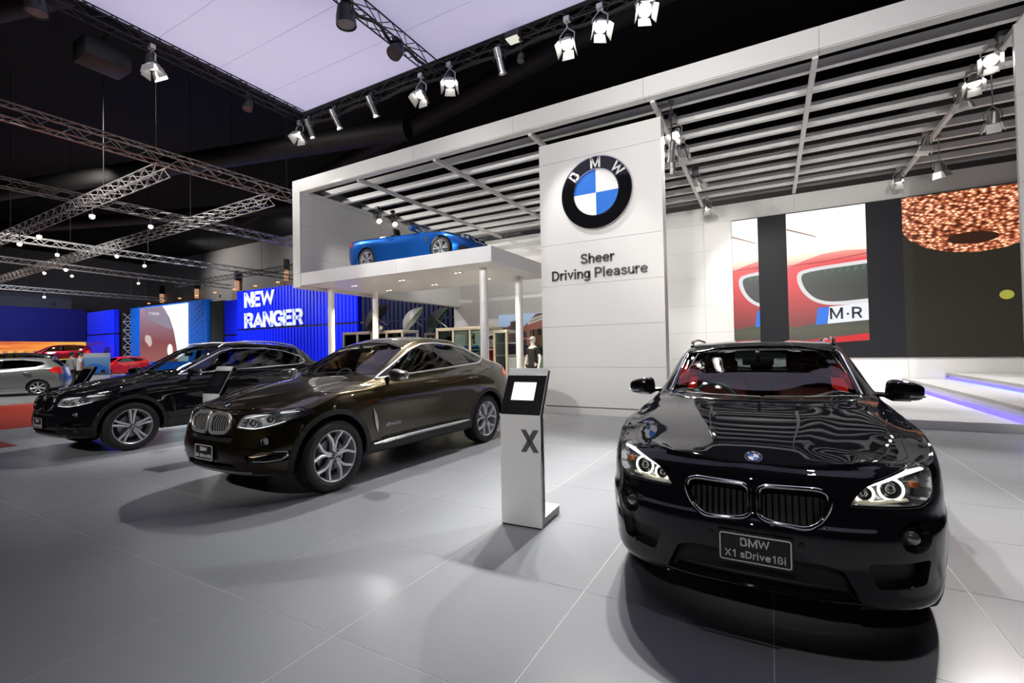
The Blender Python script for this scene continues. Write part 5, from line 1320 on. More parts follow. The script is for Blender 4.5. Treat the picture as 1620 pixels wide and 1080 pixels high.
# ------------------------------------------------------------------ video wall
def screen_mat(name, stops, axis, lo, hi, strength=1.):
    """picture colours along one object axis"""
    m = bpy.data.materials.new(name); m.use_nodes = True; MATS[name] = m; nt = m.node_tree; b = nt.nodes['Principled BSDF']
    b.inputs['Base Color'].default_value = (.01, .01, .01, 1); b.inputs['Roughness'].default_value = .4
    tc = nd(nt, 'ShaderNodeTexCoord'); sx = nd(nt, 'ShaderNodeSeparateXYZ'); mr = nd(nt, 'ShaderNodeMapRange'); cr = nd(nt, 'ShaderNodeValToRGB')
    nt.links.new(tc.outputs['Object'], sx.inputs[0]); nt.links.new(sx.outputs[axis], mr.inputs[0]); mr.inputs[1].default_value = lo; mr.inputs[2].default_value = hi
    nt.links.new(mr.outputs[0], cr.inputs[0]); nt.links.new(cr.outputs[0], b.inputs['Emission Color']); b.inputs['Emission Strength'].default_value = strength
    el = cr.color_ramp.elements
    while len(el) > 1: el.remove(el[-1])
    el[0].position = stops[0][0]; el[0].color = (*stops[0][1], 1)
    for p, c in stops[1:]: e = el.new(p); e.color = (*c, 1)
    return m
vw = thing('video_wall', 'wide video wall showing a red car nose twice and a glittering chandelier', 'screen', (0, 17.9, 0))
obj('screen_body', MB().box(-1.06, 6.6, 0, .05, 1.03, 5.83), mat('screen_black', (.006, .006, .007), .5, spec=.15, emit=(.012, .012, .014), estr=1.), vw)
# dark cabinet tiles between the pictures
for x0, x1 in ((-.24, .58), (2.72, 3.56)):
    for k in range(6): obj('screen_tile', MB().box(x0+.004, x1-.004, -.006, 0, 1.035+.795*k+.004, 1.035+.795*(k+1)-.004), mat('led_tile', (.006, .006, .007), .5, spec=.15, emit=(.010, .010, .012), estr=1.), vw)
def flat(name, poly, m, d, parent):
    return obj(name, MB().prism(poly, lambda u, v, q: (u, q, v), -d-.002, -d), m, parent)
M_SKYP = None
def clip(poly, x0, x1):
    def half(P, f, k):
        out = []
        for i in range(len(P)):
            a, b = P[i-1], P[i]; fa, fb = f(a), f(b)
            if (fa >= 0) != (fb >= 0):
                t = fa/(fa-fb); out.append((a[0]+(b[0]-a[0])*t, a[1]+(b[1]-a[1])*t))
            if fb >= 0: out.append(b)
        return out
    P = half(poly, lambda p: p[0]-x0, 0)
    return half(P, lambda p: x1-p[0], 0) if P else P
RED = emis('screen_red', (.62, .012, .02), 1.)
def car_picture(X0, X1, off, tag_):
    """the red car nose, picture plane origin at off; only x between X0 and X1 is on this strip"""
    root = flat('picture', [(X0, 1.55), (X1, 1.55), (X1, 5.80), (X0, 5.80)], screen_mat('screen_sky'+tag_, [(0, (.5, .02, .02)), (.58, (.75, .2, .15)), (.64, (.9, .6, .45)), (.70, (1, .86, .74)), (.8, (1, .97, .94)), (1, (1, 1, 1))], 2, 1.55, 5.8, 1.15), .006, vw)
    def add(n, P, m, d):
        if n in ('grille_ring', 'grille_opening'): P = [tuple(q) for q in crom(P+[P[0]], [1 if (a[0] > 2.1 or b[0] > 2.1) else 5 for a, b in zip(P, P[1:]+P[:1])])][:-1]
        P = clip([(off+u, v) for u, v in P], X0, X1)
        if len(P) > 2: flat(n, P, m, d, root)
    red = screen_mat('screen_redfade'+tag_, [(0, (.20, .004, .006)), (.3, (.45, .008, .012)), (.6, (.72, .015, .025)), (.85, (.72, .04, .05)), (1, (.85, .35, .28))], 2, 2.2, 4.45, 1.)
    add('bodywork', [(0, 2.0), (2.2, 2.0), (2.2, 4.38), (1.6, 4.42), (1.0, 4.36), (.5, 4.2), (0, 4.0)], red, .009)
    add('bonnet_gap', [(0.05, 5.26), (.5, 5.08), (.85, 4.93), (.86, 4.955), (.5, 5.12), (.05, 5.31)], emis('screen_line', (.25, .12, .06), 1), .01)
    add('bonnet_edge', [(0, 4.06), (1.0, 4.10), (2.2, 4.26), (2.2, 4.28), (1.0, 4.12), (0, 4.075)], emis('screen_seam', (.3, .01, .01), 1), .012)
    # grille ring and opening
    ring = [(.30, 3.70), (.36, 3.83), (.62, 3.92), (1.2, 3.99), (2.2, 4.07), (2.2, 2.72), (1.6, 2.70), (1.05, 2.74), (.70, 2.90), (.45, 3.18), (.32, 3.50)]
    add('grille_ring', ring, emis('screen_chrome', (.72, .70, .72), 1), .013)
    inner = [(.42, 3.66), (.47, 3.76), (.70, 3.82), (1.2, 3.88), (2.2, 3.95), (2.2, 2.86), (1.6, 2.82), (1.1, 2.84), (.80, 2.96), (.56, 3.22), (.45, 3.48)]
    add('grille_opening', inner, screen_mat('screen_grille'+tag_, [(0, (.012, .012, .01)), (.5, (.004, .012, .008)), (1, (.02, .05, .035))], 2, 2.8, 3.95), .016)
    for k in range(8): add('grille_slat', [(.62+.2*k, 3.68+.014*k), (.70+.2*k, 3.69+.014*k), (.73+.2*k, 3.83+.012*k), (.65+.2*k, 3.825+.012*k)], emis('screen_slat', (.09, .12, .10), 1), .018)
    add('shade', [(0, 1.55), (2.2, 1.55), (2.2, 2.3), (1.0, 2.22), (.55, 2.10), (.25, 2.04), (0, 2.10)], screen_mat('screen_dark'+tag_, [(0, (.02, .018, .01)), (.5, (.05, .05, .018)), (1, (.02, .02, .012))], 2, 1.55, 2.3), .0185)
    add('plate_blue', [(.78, 2.10), (1.10, 2.12), (1.16, 2.66), (.85, 2.64)], emis('screen_blue', (.03, .18, .75), 1), .021)
    add('plate_white', [(1.10, 2.12), (2.2, 2.2), (2.2, 2.74), (1.16, 2.66)], emis('screen_white', (.8, .83, .9), 1), .021)
    for u, ch in ((1.33, 'M'), (1.62, '·'), (1.86, 'R')):
        if off+u+.14 < X1:
            t = text_mb(ch, .5, .002, .12); t.xf(Matrix.Translation((off+u, -.025, 2.44))); obj('lettering', t, emis('screen_letter', (.02, .02, .03), 1), root)
    add('red_band', [(0, 1.42), (2.2, 1.58), (2.2, 1.80), (1.2, 1.68), (0, 1.55)], RED, .024)
    return root
car_picture(.58, 2.70, .54, 'a'); car_picture(-1.05, -.26, -1.18, 'b')
# chandelier picture
def glitter():
    m = bpy.data.materials.new('screen_glitter'); m.use_nodes = True; nt = m.node_tree; b = nt.nodes['Principled BSDF']; b.inputs['Base Color'].default_value = (.01, .01, .01, 1)
    tc = nd(nt, 'ShaderNodeTexCoord'); v = nd(nt, 'ShaderNodeTexVoronoi', Scale=13.); v2 = nd(nt, 'ShaderNodeTexNoise', Scale=9., Detail=3.); mp = nd(nt, 'ShaderNodeMapping'); mp.inputs['Scale'].default_value = (.7, .01, 1.25)
    nt.links.new(tc.outputs['Object'], mp.inputs[0]); nt.links.new(mp.outputs[0], v.inputs['Vector']); nt.links.new(mp.outputs[0], v2.inputs['Vector'])
    cr = nd(nt, 'ShaderNodeValToRGB'); el = cr.color_ramp.elements
    el[0].position = .0; el[0].color = (1, .80, .62, 1); el[1].position = .8; el[1].color = (.06, .012, .005, 1)
    for p, c in ((.2, (1., .62, .42)), (.36, (.62, .22, .10)), (.55, (.28, .07, .03))): e = el.new(p); e.color = (*c, 1)
    ad = nd(nt, 'ShaderNodeMath', operation='MULTIPLY_ADD'); ad.inputs[1].default_value = .75; 
    sb = nd(nt, 'ShaderNodeMath', operation='SUBTRACT'); sb.inputs[1].default_value = .5
    nt.links.new(v2.outputs['Fac'], sb.inputs[0]); nt.links.new(sb.outputs[0], ad.inputs[0]); nt.links.new(v.outputs['Distance'], ad.inputs[2])
    nt.links.new(ad.outputs[0], cr.inputs[0]); nt.links.new(cr.outputs[0], b.inputs['Emission Color']); b.inputs['Emission Strength'].default_value = 1.35
    return m
root = flat('picture', [(3.58, 1.05), (6.58, 1.05), (6.58, 5.80), (3.58, 5.80)], mat('screen_brown', (.006, .006, .006), .5, spec=.15, emit=(.024, .021, .016), estr=1), .006, vw)
P = [(5.3+2.5*math.cos(a), 4.95+.95*math.sin(a)) for a in [2*PI*i/60 for i in range(60)]]
P = clip(P, 3.58, 6.58); P = [(u, min(v, 5.80)) for u, v in P]
top = [(3.58, 5.80), (3.58, 4.75), (3.75, 4.5), (4.1, 4.25), (4.6, 4.07), (5.2, 4.0), (5.8, 4.07), (6.3, 4.25), (6.58, 4.42), (6.58, 5.80)]
flat('chandelier', top, glitter(), .009, root)
flat('chandelier_hole', circle(5.13, 4.42, .55, 32, .17), emis('screen_hole', (.035, .012, .006), 1), .012, root)
flat('light_dot', circle(5.78, 2.75, .15, 20, .13), emis('screen_yellow', (.35, .34, .05), 1), .012, root)

# ------------------------------------------------------------------ information kiosks
M_SCRW = emis('kiosk_screen', (1, .99, .97), 1.4)
def kiosk(label, loc, rot, lit=True, letter=True):
    k = thing('info_kiosk', label, 'kiosk', loc, rot, 'information kiosks beside the cars')
    w = .182
    # upright: black core between white skins
    bend = [(0, 0), (0, .925), (.205, 1.30), (.262, 1.272), (.07, .90), (.07, .075), (.42, .075), (.42, 0)]
    obj('core', MB().prism(bend, lambda u, v, d: (d, u, v), -w+.006, w-.006), M_GLOSSB, k)
    obj('front_skin', MB().box(-w, w, -.006, .0, .012, .925), M_WHITE2, k, bevel=.002)
    bk = obj('back_skin', MB().box(-w, w, .07, .076, .085, .90), M_WHITE2, k)
    obj('foot_cover', MB().box(-w, w, .075, .424, .072, .08), M_WHITE2, k, bevel=.002)
    d = Vector((0, .205, .375)).normalized(); n = Vector((0, -.375, .205)).normalized()
    def face(u0, u1, v0, v1, h0, h1):
        mb = MB(); o = Vector((0, 0, .925))
        vs = [o+Vector((u, 0, 0))+d*v+n*h for h in (h0, h1) for v in (v0, v1) for u in (u0, u1)]
        return mb.add(vs, [(0, 2, 3, 1), (4, 5, 7, 6), (0, 1, 5, 4), (2, 6, 7, 3), (0, 4, 6, 2), (1, 3, 7, 5)])
    obj('bezel', face(-w, w, .004, .355, 0, .006), mat('bezel_black', (.012, .012, .016), .25), k)
    obj('head_cap', face(-w, w, .357, .428, -.0, .006), M_WHITE2, k, bevel=.002)
    s = obj('display', face(-.105, .105, .125, .29, .006, .009), M_SCRW if lit else mat('display_off', (.02, .024, .028), .15), k)
    for e in ((-.115, -.105, .115, .30), (.105, .115, .115, .30), (-.115, .115, .115, .125), (-.115, .115, .29, .30)): obj('display_frame', face(*e, .006, .013), M_BLACKP, s)
    for sx in (-w-.001, w-.004): obj('edge_strip', MB().prism([(0, 0), (0, .925), (.205, 1.30), (.212, 1.296), (.008, .922), (.008, 0)], lambda u, v, q: (q, u, v), sx, sx+.005), M_WHITE2, k)
    if letter:
        def bar(a, b, wd): 
            dx = wd/2; return [(a[0]-dx, a[1]), (a[0]+dx, a[1]), (b[0]+dx, b[1]), (b[0]-dx, b[1])]
        mb = MB()
        for P in (bar((.055, .625), (-.055, .805), .043), bar((-.055, .625), (.055, .805), .043)): mb.prism([(u+.09, v) for u, v in P], lambda u, v, q: (u, q, v), -.016, -.006)
        obj('letter_x', mb, mat('letter_steel', (.17, .165, .16), .4, .6), k)
    return k
kiosk('white and black kiosk with bright screen and letter X, beside the foreground car', (-1.832, 3.424, 0), rad(3))
kiosk('white and black kiosk with dark screen standing between the two SUVs', (-6.95, 3.72, 0), rad(3), False)
kiosk('black-sided kiosk standing beyond the nose of the black SUV', (-12.0, 3.9, 0), rad(3), False, False)
# ------------------------------------------------------------------ canopy, trusses and lamps
cn = thing('fabric_canopy', 'pale lavender glowing fabric canopy hung over the cars', 'canopy', (-3.5, 3, 8))
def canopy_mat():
    m = mat('canopy_fabric', (.62, .60, .70), .9, emit=(.48, .45, .68), estr=.6)  # added emission stands in for light falling on the fabric
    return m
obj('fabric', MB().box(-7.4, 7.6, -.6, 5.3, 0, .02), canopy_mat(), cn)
obj('border', MB().box(-7.46, 7.66, 5.28, 5.34, -.04, .06).box(-7.46, -7.38, -.6, 5.3, -.04, .06), M_TRUSSB, cn)
for k in range(4): obj('seam', MB().box(-7.3, 7.5, .6+1.2*k, .606+1.2*k, -.002, 0), mat('fabric_seam', (.5, .48, .6), .9), cn)
TR = {}
def truss(label, p, q, w=.3, m=None, bay=.42, group='hall trusses'):
    """square lattice girder from p to q"""
    m = m or M_TRUSS; p = Vector(p); q = Vector(q); L_ = (q-p).length; d = (q-p).normalized(); r = d.cross(Vector((0, 0, 1))).normalized(); u = Vector((0, 0, 1))
    t = thing('lighting_truss', label, 'truss', tuple(p), 0, group)
    h = w/2; cs = [(-h, -h), (h, -h), (h, h), (-h, h)]; r0 = max(.016, w*.058)
    for a, b in cs:
        o = r*a+u*b; obj('chord', MB().tube([o, o+d*L_], r0, 6), m, t)
    mb = MB(); n = int(L_/bay)
    for k in range(n):
        for f in range(4):
            a = cs[f]; b = cs[(f+1) % 4]
            if k % 2: a, b = b, a
            mb.bar(r*a[0]+u*a[1]+d*(k*bay), r*b[0]+u*b[1]+d*((k+1)*bay), r0*.9, r0*.9)
    obj('lacing', mb, m, t, kind='stuff')
    if group == 'hall trusses':
        for k in (.15, .5, .85): obj('hanger', MB().tube([d*(L_*k)+u*h, d*(L_*k)+u*(15-p.z)], .012, 5), M_TRUSSB, t)
    return t
truss('silver lattice truss ending at the top left corner of the white frame', (-16.1, 1, 7.45), (-15.7, 13, 7.45), .36)
truss('silver truss branching left from the nearest long truss', (-16.6, 7.5, 7.35), (-46, 8.0, 7.35), .36)
truss('long silver truss running left from beside the white frame', (-16.6, 11.1, 7.4), (-56, 11.9, 7.4), .36)
truss('silver truss crossing behind the two long ones', (-24.3, 2, 7.9), (-23.9, 26, 7.9), .34)
truss('thin far truss, third one back on the left', (-35.3, 4, 7.95), (-35.1, 26, 7.95), .34)
truss('thin far truss, fourth one back on the left', (-43, 4, 8.0), (-45, 26, 8.0), .34)
truss('thin truss along the far blue and orange stand', (-56.5, 4, 7.6), (-57, 26, 7.6), .34)
truss('thin truss running above the blue lettered wall', (-57, 27, 9.3), (-14, 27, 9.3), .4)
truss('black truss along the back edge of the pale canopy', (-11.0, 8.36, 7.86), (4.2, 8.42, 7.86), .24, M_TRUSSB, .36, 'canopy trusses')
truss('black truss along the left edge of the pale canopy', (-10.93, -3.5, 7.86), (-10.9, 8.2, 7.86), .24, M_TRUSSB, .36, 'canopy trusses')
truss('black truss crossing under the pale canopy', (-6.5, -1.5, 7.8), (-6.42, 8.2, 7.8), .24, M_TRUSSB, .36, 'canopy trusses')
# ties and cable wound along the canopy trusses
for x0, y0, x1, y1, lb in ((-6.5, -1.5, -6.42, 8.2, 'crossing'), (-11.0, 8.4, 4.2, 8.46, 'back')):
    n = 60; P = [(x0+(x1-x0)*i/n+.05*math.sin(i*1.3), y0+(y1-y0)*i/n, 7.70+.04*math.sin(i*.9+1)) for i in range(n+1)]
    tag(obj('power_cable', MB().tube(P, .035, 6), M_BLACKP, smooth=50), 'thick black cable wound along the %s truss under the canopy' % lb, 'cable')

M_FIX = mat('fixture_silver', (.50, .50, .50), .3, .85)
M_FIXB = mat('fixture_black', (.015, .015, .016), .45)
M_FLAP = mat('barn_door', (.62, .62, .60), .4, .6)
FC = {}
def fixture(label, pos, aim, kind, hang=.35, glow=8., s=1., group=None, arm=0.):
    """lamp on a yoke; 'barn' has four flaps, 'can' is a long tube, 'par' a short black can"""
    pos = Vector(pos); v = (Vector(aim)-pos).normalized()
    f = thing('stage_lamp', label, 'stage lamp', tuple(pos), 0, group)
    Q = v.to_track_quat('-Z', 'Y').to_matrix().to_4x4()
    def part(nm, mb, m, par=f, sm=35):
        o = obj(nm, mb, m, par, smooth=sm)
        if par is f: o.matrix_local = Q
        return o
    if kind == 'barn':
        h = part('housing', MB().lathe([(.001, .16*s), (.06*s, .15*s), (.085*s, .06*s), (.105*s, -.05*s), (.11*s, -.06*s), (.10*s, -.05*s)], 20), M_FIX if group == BEA else M_FIXB)
        part('lens', MB().lathe([(.001, -.045*s), (.098*s, -.045*s)], 20), emis('lamp_glow_%d' % int(glow), (1, .96, .9), glow))
        part('ring', MB().tube([(.11*s*math.cos(a), .11*s*math.sin(a), -.06*s) for a in [2*PI*i/20 for i in range(20)]], .01*s, 6, True), M_FIX)
        for k in range(4):
            mb = MB(); a = .11*s; wd = .105*s if k % 2 == 0 else .085*s
            vs = [(a, -wd, -.065*s), (a, wd, -.065*s), (a+.055*s, wd*1.2, -.22*s), (a+.055*s, -wd*1.2, -.22*s)]
            mb.add(vs+[(x-.006, y, z-.004) for x, y, z in vs], [(0, 1, 2, 3), (7, 6, 5, 4), (0, 4, 5, 1), (1, 5, 6, 2), (2, 6, 7, 3), (3, 7, 4, 0)])
            o = obj('barn_door', mb, M_FLAP, f); o.matrix_local = Q @ Matrix.Rotation(k*PI/2, 4, 'Z')
    elif kind == 'can':
        part('housing', MB().lathe([(.001, .22*s), (.07*s, .21*s), (.075*s, .05*s), (.065*s, .04*s), (.065*s, -.2*s), (.08*s, -.21*s), (.08*s, -.24*s), (.06*s, -.2*s)], 20), M_FIX)
        part('lens', MB().lathe([(.001, -.19*s), (.06*s, -.19*s)], 16), emis('can_glow', (1, .93, .8), 3))
    else:
        part('housing', MB().lathe([(.001, .15*s), (.09*s, .14*s), (.12*s, .0), (.125*s, -.1*s), (.11*s, -.09*s)], 20), M_FIXB)
        l = part('lens', MB().lathe([(.001, -.085*s), (.11*s, -.085*s)], 20), mat('par_lens', (.12, .09, .10), .2, .3) if glow == 0 else emis('par_glow_%d' % int(glow), (.9, .95, 1), glow))
    b = MB().tube([(-.12*s, 0, 0), (-.13*s, 0, .12*s), (0, 0, .24*s), (.13*s, 0, .12*s), (.12*s, 0, 0)], .012*s, 6)
    b.tube([(0, 0, .24*s), (0, 0, hang)], .012*s, 6); b.box(-.05*s, .05*s, -.04*s, .04*s, hang-.05, hang+.04)
    if arm: b.bar((0, 0, hang), (arm, 0, hang), .03, .03)
    obj('yoke', b, M_FIXB if kind != 'barn' else M_FIX, f)
    return f
CAN = 'lamps on the canopy truss'; BEA = 'lamps on the roof beams'
lab = ['barn-door lamp at the left corner of the canopy truss', 'barn-door lamp just left of the canopy truss junction', 'barn-door lamp just right of the canopy truss junction', 'leftmost of three glowing barn-door lamps on the right of the canopy truss', 'middle of three glowing barn-door lamps on the right of the canopy truss', 'rightmost glowing barn-door lamp on the canopy truss, at the top edge', 'barn-door lamp hanging from the left edge of the canopy',
       'upper barn-door lamp clamped to the roof beam beside the emblem column', 'lower barn-door lamp clamped to the roof beam beside the emblem column', 'barn-door lamp halfway down the roof beam beside the emblem column', 'barn-door lamp at the wall end of the roof beam beside the emblem column',
       'highest barn-door lamp of the cluster on the right roof beam', 'second barn-door lamp of the cluster on the right roof beam', 'lowest barn-door lamp of the cluster on the right roof beam', 'single barn-door lamp halfway along the right roof beam', 'barn-door lamp hanging low beside the right column', 'barn-door lamp at the wall end of the right roof beam', 'barn-door lamp hanging below the right roof beam near the chandelier picture']
for k, (p, t, w, c) in enumerate(SPOTS):
    inside = k >= 7; hang = (7.74-p[2]) if not inside else max(.27, 6.5-p[2]); arm = 0. if not inside else (-1.97 if p[0] < 0 else 3.63)-p[0]
    fixture(lab[k], p, t, 'barn', hang, 12 if k in (3, 4, 5) else 4, 1.0 if inside else 1.15, BEA if inside else CAN, arm)
for p, t, l in (((-10.62, 8.25, 7.5), (-11.2, 11, 3), 'first'), ((-9.63, 8.25, 7.5), (-9.2, 11, 3), 'second'), ((-8.34, 8.25, 7.48), (-8.0, 11, 3), 'third'), ((-4.73, 8.25, 7.45), (-4.4, 10, 3), 'fourth')):
    fixture('long silver can lamp, %s from the left on the canopy truss' % l, p, t, 'can', .28, 3, 1.1, CAN)
for p, t, l, s in (((-6.4, 7.0, 7.5), (-6.6, 3, 2), 'round black lamp hanging from the crossing canopy truss', 1.2), ((-6.42, 5.75, 7.4), (-6.2, 6, 3), 'black moving lamp near the top of the crossing canopy truss', 1.4), ((-4.22, 8.22, 7.3), (-4.3, 7.5, 3), 'small round lamp beside the fourth can lamp', .6), ((-10.85, 2.2, 7.5), (-9.5, 3, 0), 'round lamp near the top left of the canopy edge', 1.), ((-10.85, 3.0, 7.5), (-10.5, 3, 0), 'black moving lamp on the left canopy edge', 1.3), ((-10.85, 6.7, 7.45), (-10.4, 5, 2), 'round black lamp near the corner of the canopy', .9)):
    fixture(l, p, t, 'par', 7.72-p[2], 0, s, CAN)
fl = thing('flood_lamp', 'square flood lamp on the back canopy truss', 'stage lamp', (-4.36, 8.2, 7.72), 0, CAN)
obj('housing', MB().box(-.16, .16, -.1, .14, 0, .16), M_FIXB, fl, bevel=.02); obj('glass', MB().box(-.13, .13, -.12, .1, -.012, 0), mat('flood_glass', (.75, .75, .68), .3, emit=(1, .95, .8), estr=.5), fl)
spk = thing('loudspeaker', 'black loudspeaker box hanging beside the left canopy edge', 'loudspeaker', (-11.6, 4.1, 7.3))
obj('cabinet', MB().box(-.3, .3, -.3, .45, 0, .42), M_FIXB, spk, bevel=.03); obj('bracket', MB().bar((0, 0, .42), (.62, 0, .56), .04, .04), M_FIXB, spk)
for p, t, l in (((-11.85, 11.9, 6.15), (-9.5, 10.6, 4.2), 'left silver can lamp aimed at the blue car'), ((-11.6, 12.4, 6.1), (-9.0, 10.9, 4.2), 'right silver can lamp aimed at the blue car')):
    fixture(l, p, t, 'can', .36, 3, 1.25, 'lamps above the blue car')
for p, t, l in (((-1.66, 9.95, 5.5), (-2.4, 11.5, 2), 'upper silver can lamp behind the edge of the emblem column'), ((-1.72, 10.35, 5.4), (-1.9, 11.5, 2), 'lower silver can lamp behind the edge of the emblem column')):
    fixture(l, p, t, 'can', 6.5-p[2], 3, .9, BEA, -1.97-p[0])
for k, p in enumerate(((-1.85, 10.9, 6.47), (-1.85, 14.6, 6.52), (3.55, 10.95, 6.5), (3.55, 14.8, 6.55))):
    tag(obj('ballast_box', MB().box(p[0]-.02, p[0]+.16, p[1]-.08, p[1]+.08, p[2], p[2]+.22), mat('ballast_grey', (.12, .12, .125), .5), bevel=.01), 'grey ballast box over the %s lamps' % ('upper column beam', 'middle column beam', 'right cluster', 'middle right beam')[k], 'ballast box', BEA)
# lamps on the distant trusses
FAR = [((-24.16, 10.4, 7.32), 40), ((-30, 7.73, 6.76), 10), ((-27.5, 7.69, 6.76), 10), ((-22, 7.59, 6.76), 10), ((-35.2, 14.8, 7.36), 40), ((-35.25, 10.6, 7.36), 25), ((-43.77, 12.5, 7.4), 25), ((-43.91, 14.0, 7.4), 25), ((-44.29, 18.2, 7.4), 20), ((-56.78, 16.2, 7.0), 90), ((-30, 11.37, 6.81), 10), ((-37, 11.51, 6.81), 20), ((-42, 7.93, 6.76), 25)]
FARL = ['bright lamp on the crossing truss behind the long ones', 'lamp under the branching truss, far end', 'lamp under the branching truss, second from the far end', 'lamp under the branching truss near its start', 'brightest lamp on the third truss back', 'lamp on the third truss back, further left', 'left one of a pair of lamps on the fourth truss back', 'right one of a pair of lamps on the fourth truss back', 'single lamp on the fourth truss back above the video screen', 'dazzling white lamp above the far orange wall', 'lamp under the long truss, nearer one', 'lamp under the long truss, farther one', 'lamp near the left end of the branching truss']
for (p, g), l in zip(FAR, FARL): fixture(l, p, (p[0]*.5, p[1]*.5, 1.), 'barn', .42, g, .55, 'far hall lamps')
# ------------------------------------------------------------------ the blue stand beyond
M_BLUE = mat('blue_cladding', (.002, .014, .7), .5, spec=.2)
M_BLUED = mat('navy_cladding', (.002, .0035, .03), .6, spec=.2)
def corrugated(x0, x1, y, z0, z1, pitch=.32, dep=.06):
    """ribbed sheet facing -y"""
    mb = MB(); n = int((x1-x0)/pitch); P = []
    for k in range(n):
        a = x0+(x1-x0)*k/n; w = (x1-x0)/n; P += [(a, y), (a+w*.62, y), (a+w*.72, y+dep), (a+w*.9, y+dep)]
    P.append((x1, y)); vs = [(a, b, z) for z in (z0, z1) for a, b in P]; m = len(P)
    mb.add(vs, [(i, i+1, m+i+1, m+i) for i in range(m-1)]); mb.box(x0, x1, y+dep+.02, y+.35, z0, z1)
    return mb
def bluewall(label, x0, x1, y, z1, seam, m=M_BLUE, **k):
    t = thing('ribbed_wall', label, 'exhibition wall', ((x0+x1)/2, y, 0)); o = (x0+x1)/2
    obj('lower_sheet', corrugated(x0-o, x1-o, 0, 0, seam-.06, **k), m, t); obj('upper_sheet', corrugated(x0-o, x1-o, 0, seam+.06, z1, **k), m, t)
    obj('seam_rail', MB().box(x0-o, x1-o, .03, .2, seam-.06, seam+.06), M_BLUED, t)
    return t
nw = bluewall('bright blue ribbed wall with the white words NEW RANGER', -33.9, -21.6, 20, 6.08, 3.3)
for s_, z, x in (('NEW', 5.4, -32.9), ('RANGER', 3.93, -32.9)):
    t = text_mb(s_, 1.5, .06, .165, False, 1.0, fit=3.3 if s_ == 'NEW' else 6.3); t.xf(Matrix.Translation((x+27.75, -.05, z-.55))); obj('wall_lettering', t, mat('letter_white', (.6, .64, .9), .5, emit=(.5, .55, .95), estr=.15), nw)
bluewall('set-back blue ribbed wall left of the lettered one', -38.1, -33.95, 20.6, 5.65, 3.0)
bluewall('blue ribbed wall right of the orange banner', -59.2, -53.3, 20, 5.95, 3.7, pitch=.3)
t = bluewall('dark navy ribbed wall behind the shop umbrellas', -21.5, -8.0, 20.3, 6.1, 3.3, M_BLUED)
# big screen with a red car tail on it
ts = thing('advertising_screen', 'leaning lit screen in a perforated blue frame showing a red car tail', 'screen', (-44.6, 20.2, 0))
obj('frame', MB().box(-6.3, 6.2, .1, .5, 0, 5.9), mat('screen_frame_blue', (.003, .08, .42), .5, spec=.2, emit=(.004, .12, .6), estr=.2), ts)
obj('frame_side', MB().box(6.2, 8.0, .3, 1.2, 0, 5.7), mat('dark_side', (.01, .018, .02), .7), ts)
dots = MB()
for i in range(5):
    for j in range(30):
        for x0 in (-6.1, 3.85): 
            if x0 > 0 and i > 6: continue
            if (i*7+j*3) % 5 < 3: dots.box(x0+i*.4, x0+i*.4+.16, .08, .1, .2+j*.19, .2+j*.19+.09)
obj('perforations', dots, mat('dark_holes', (.008, .05, .14), .7), ts, kind='stuff')
scr = obj('picture', MB().box(-4.4, 3.5, .04, .08, 1.05, 5.78), screen_mat('titan_bg', [(0, (.35, .5, .6)), (.3, (.75, .9, .95)), (1, (.8, .95, 1))], 2, 1.05, 5.78, 1.2), ts)
def tp(n, P, m, d): return obj(n, MB().prism(P, lambda u, v, q: (u, q, v), .04-d-.004, .04-d), m, scr)
tp('bodywork', [(-4.4, 1.05), (2.0, 1.05), (1.75, 2.4), (1.35, 3.6), (.7, 4.7), (.0, 5.4), (-.5, 5.78), (-4.4, 5.78)], screen_mat('titan_red', [(0, (.28, .09, .08)), (.35, (.20, .05, .055)), (.7, (.26, .14, .18)), (1, (.36, .22, .30))], 2, 1.05, 5.78, 1.), .005)
tp('glass', [(-3.6, 5.7), (-.7, 5.7), (-.1, 5.25), (.6, 4.5), (1.1, 3.7), (.2, 3.9), (-1.6, 4.4), (-3.0, 4.7)], emis('titan_glass', (.24, .20, .27), 1), .01)
tp('lamp', rounded([(-3.5, 2.9), (-2.6, 2.3), (-2.2, 2.6), (-2.5, 3.3), (-3.4, 3.4)], .2), emis('titan_lamp', (.55, .45, .43), 1), .012)
tp('flare', circle(.75, 2.0, .42, 24, .5), emis('titan_flare', (1, .95, .85), 1.3), .014)
tx = text_mb('TITANIUM', .36, .004, .09, spacing=1.25); tx.xf(Matrix.Translation((-1.9, .02, 5.2)) @ Matrix.Rotation(rad(4), 4, 'Y')); obj('picture_lettering', tx, emis('titan_text', (.75, .72, .78), 1), scr)
# open lattice tower between the blue wall and the screen
tw = thing('scaffold_tower', 'dark lattice tower beside the advertising screen', 'scaffold', (-52.2, 20.6, 0))
mb = MB()
for k in range(7):
    for a, b in ((-.9, .9), (.9, -.9)): mb.bar((a, 0, .8*k), (b, 0, .8*(k+1)), .05, .05)
    mb.bar((-.9, 0, .8*k), (.9, 0, .8*k), .06, .06)
obj('bracing', mb, M_TRUSS, tw)
for x in (-.9, .9): obj('upright', MB().box(x-.06, x+.06, -.06, .06, 0, 5.8), M_TRUSSB, tw)
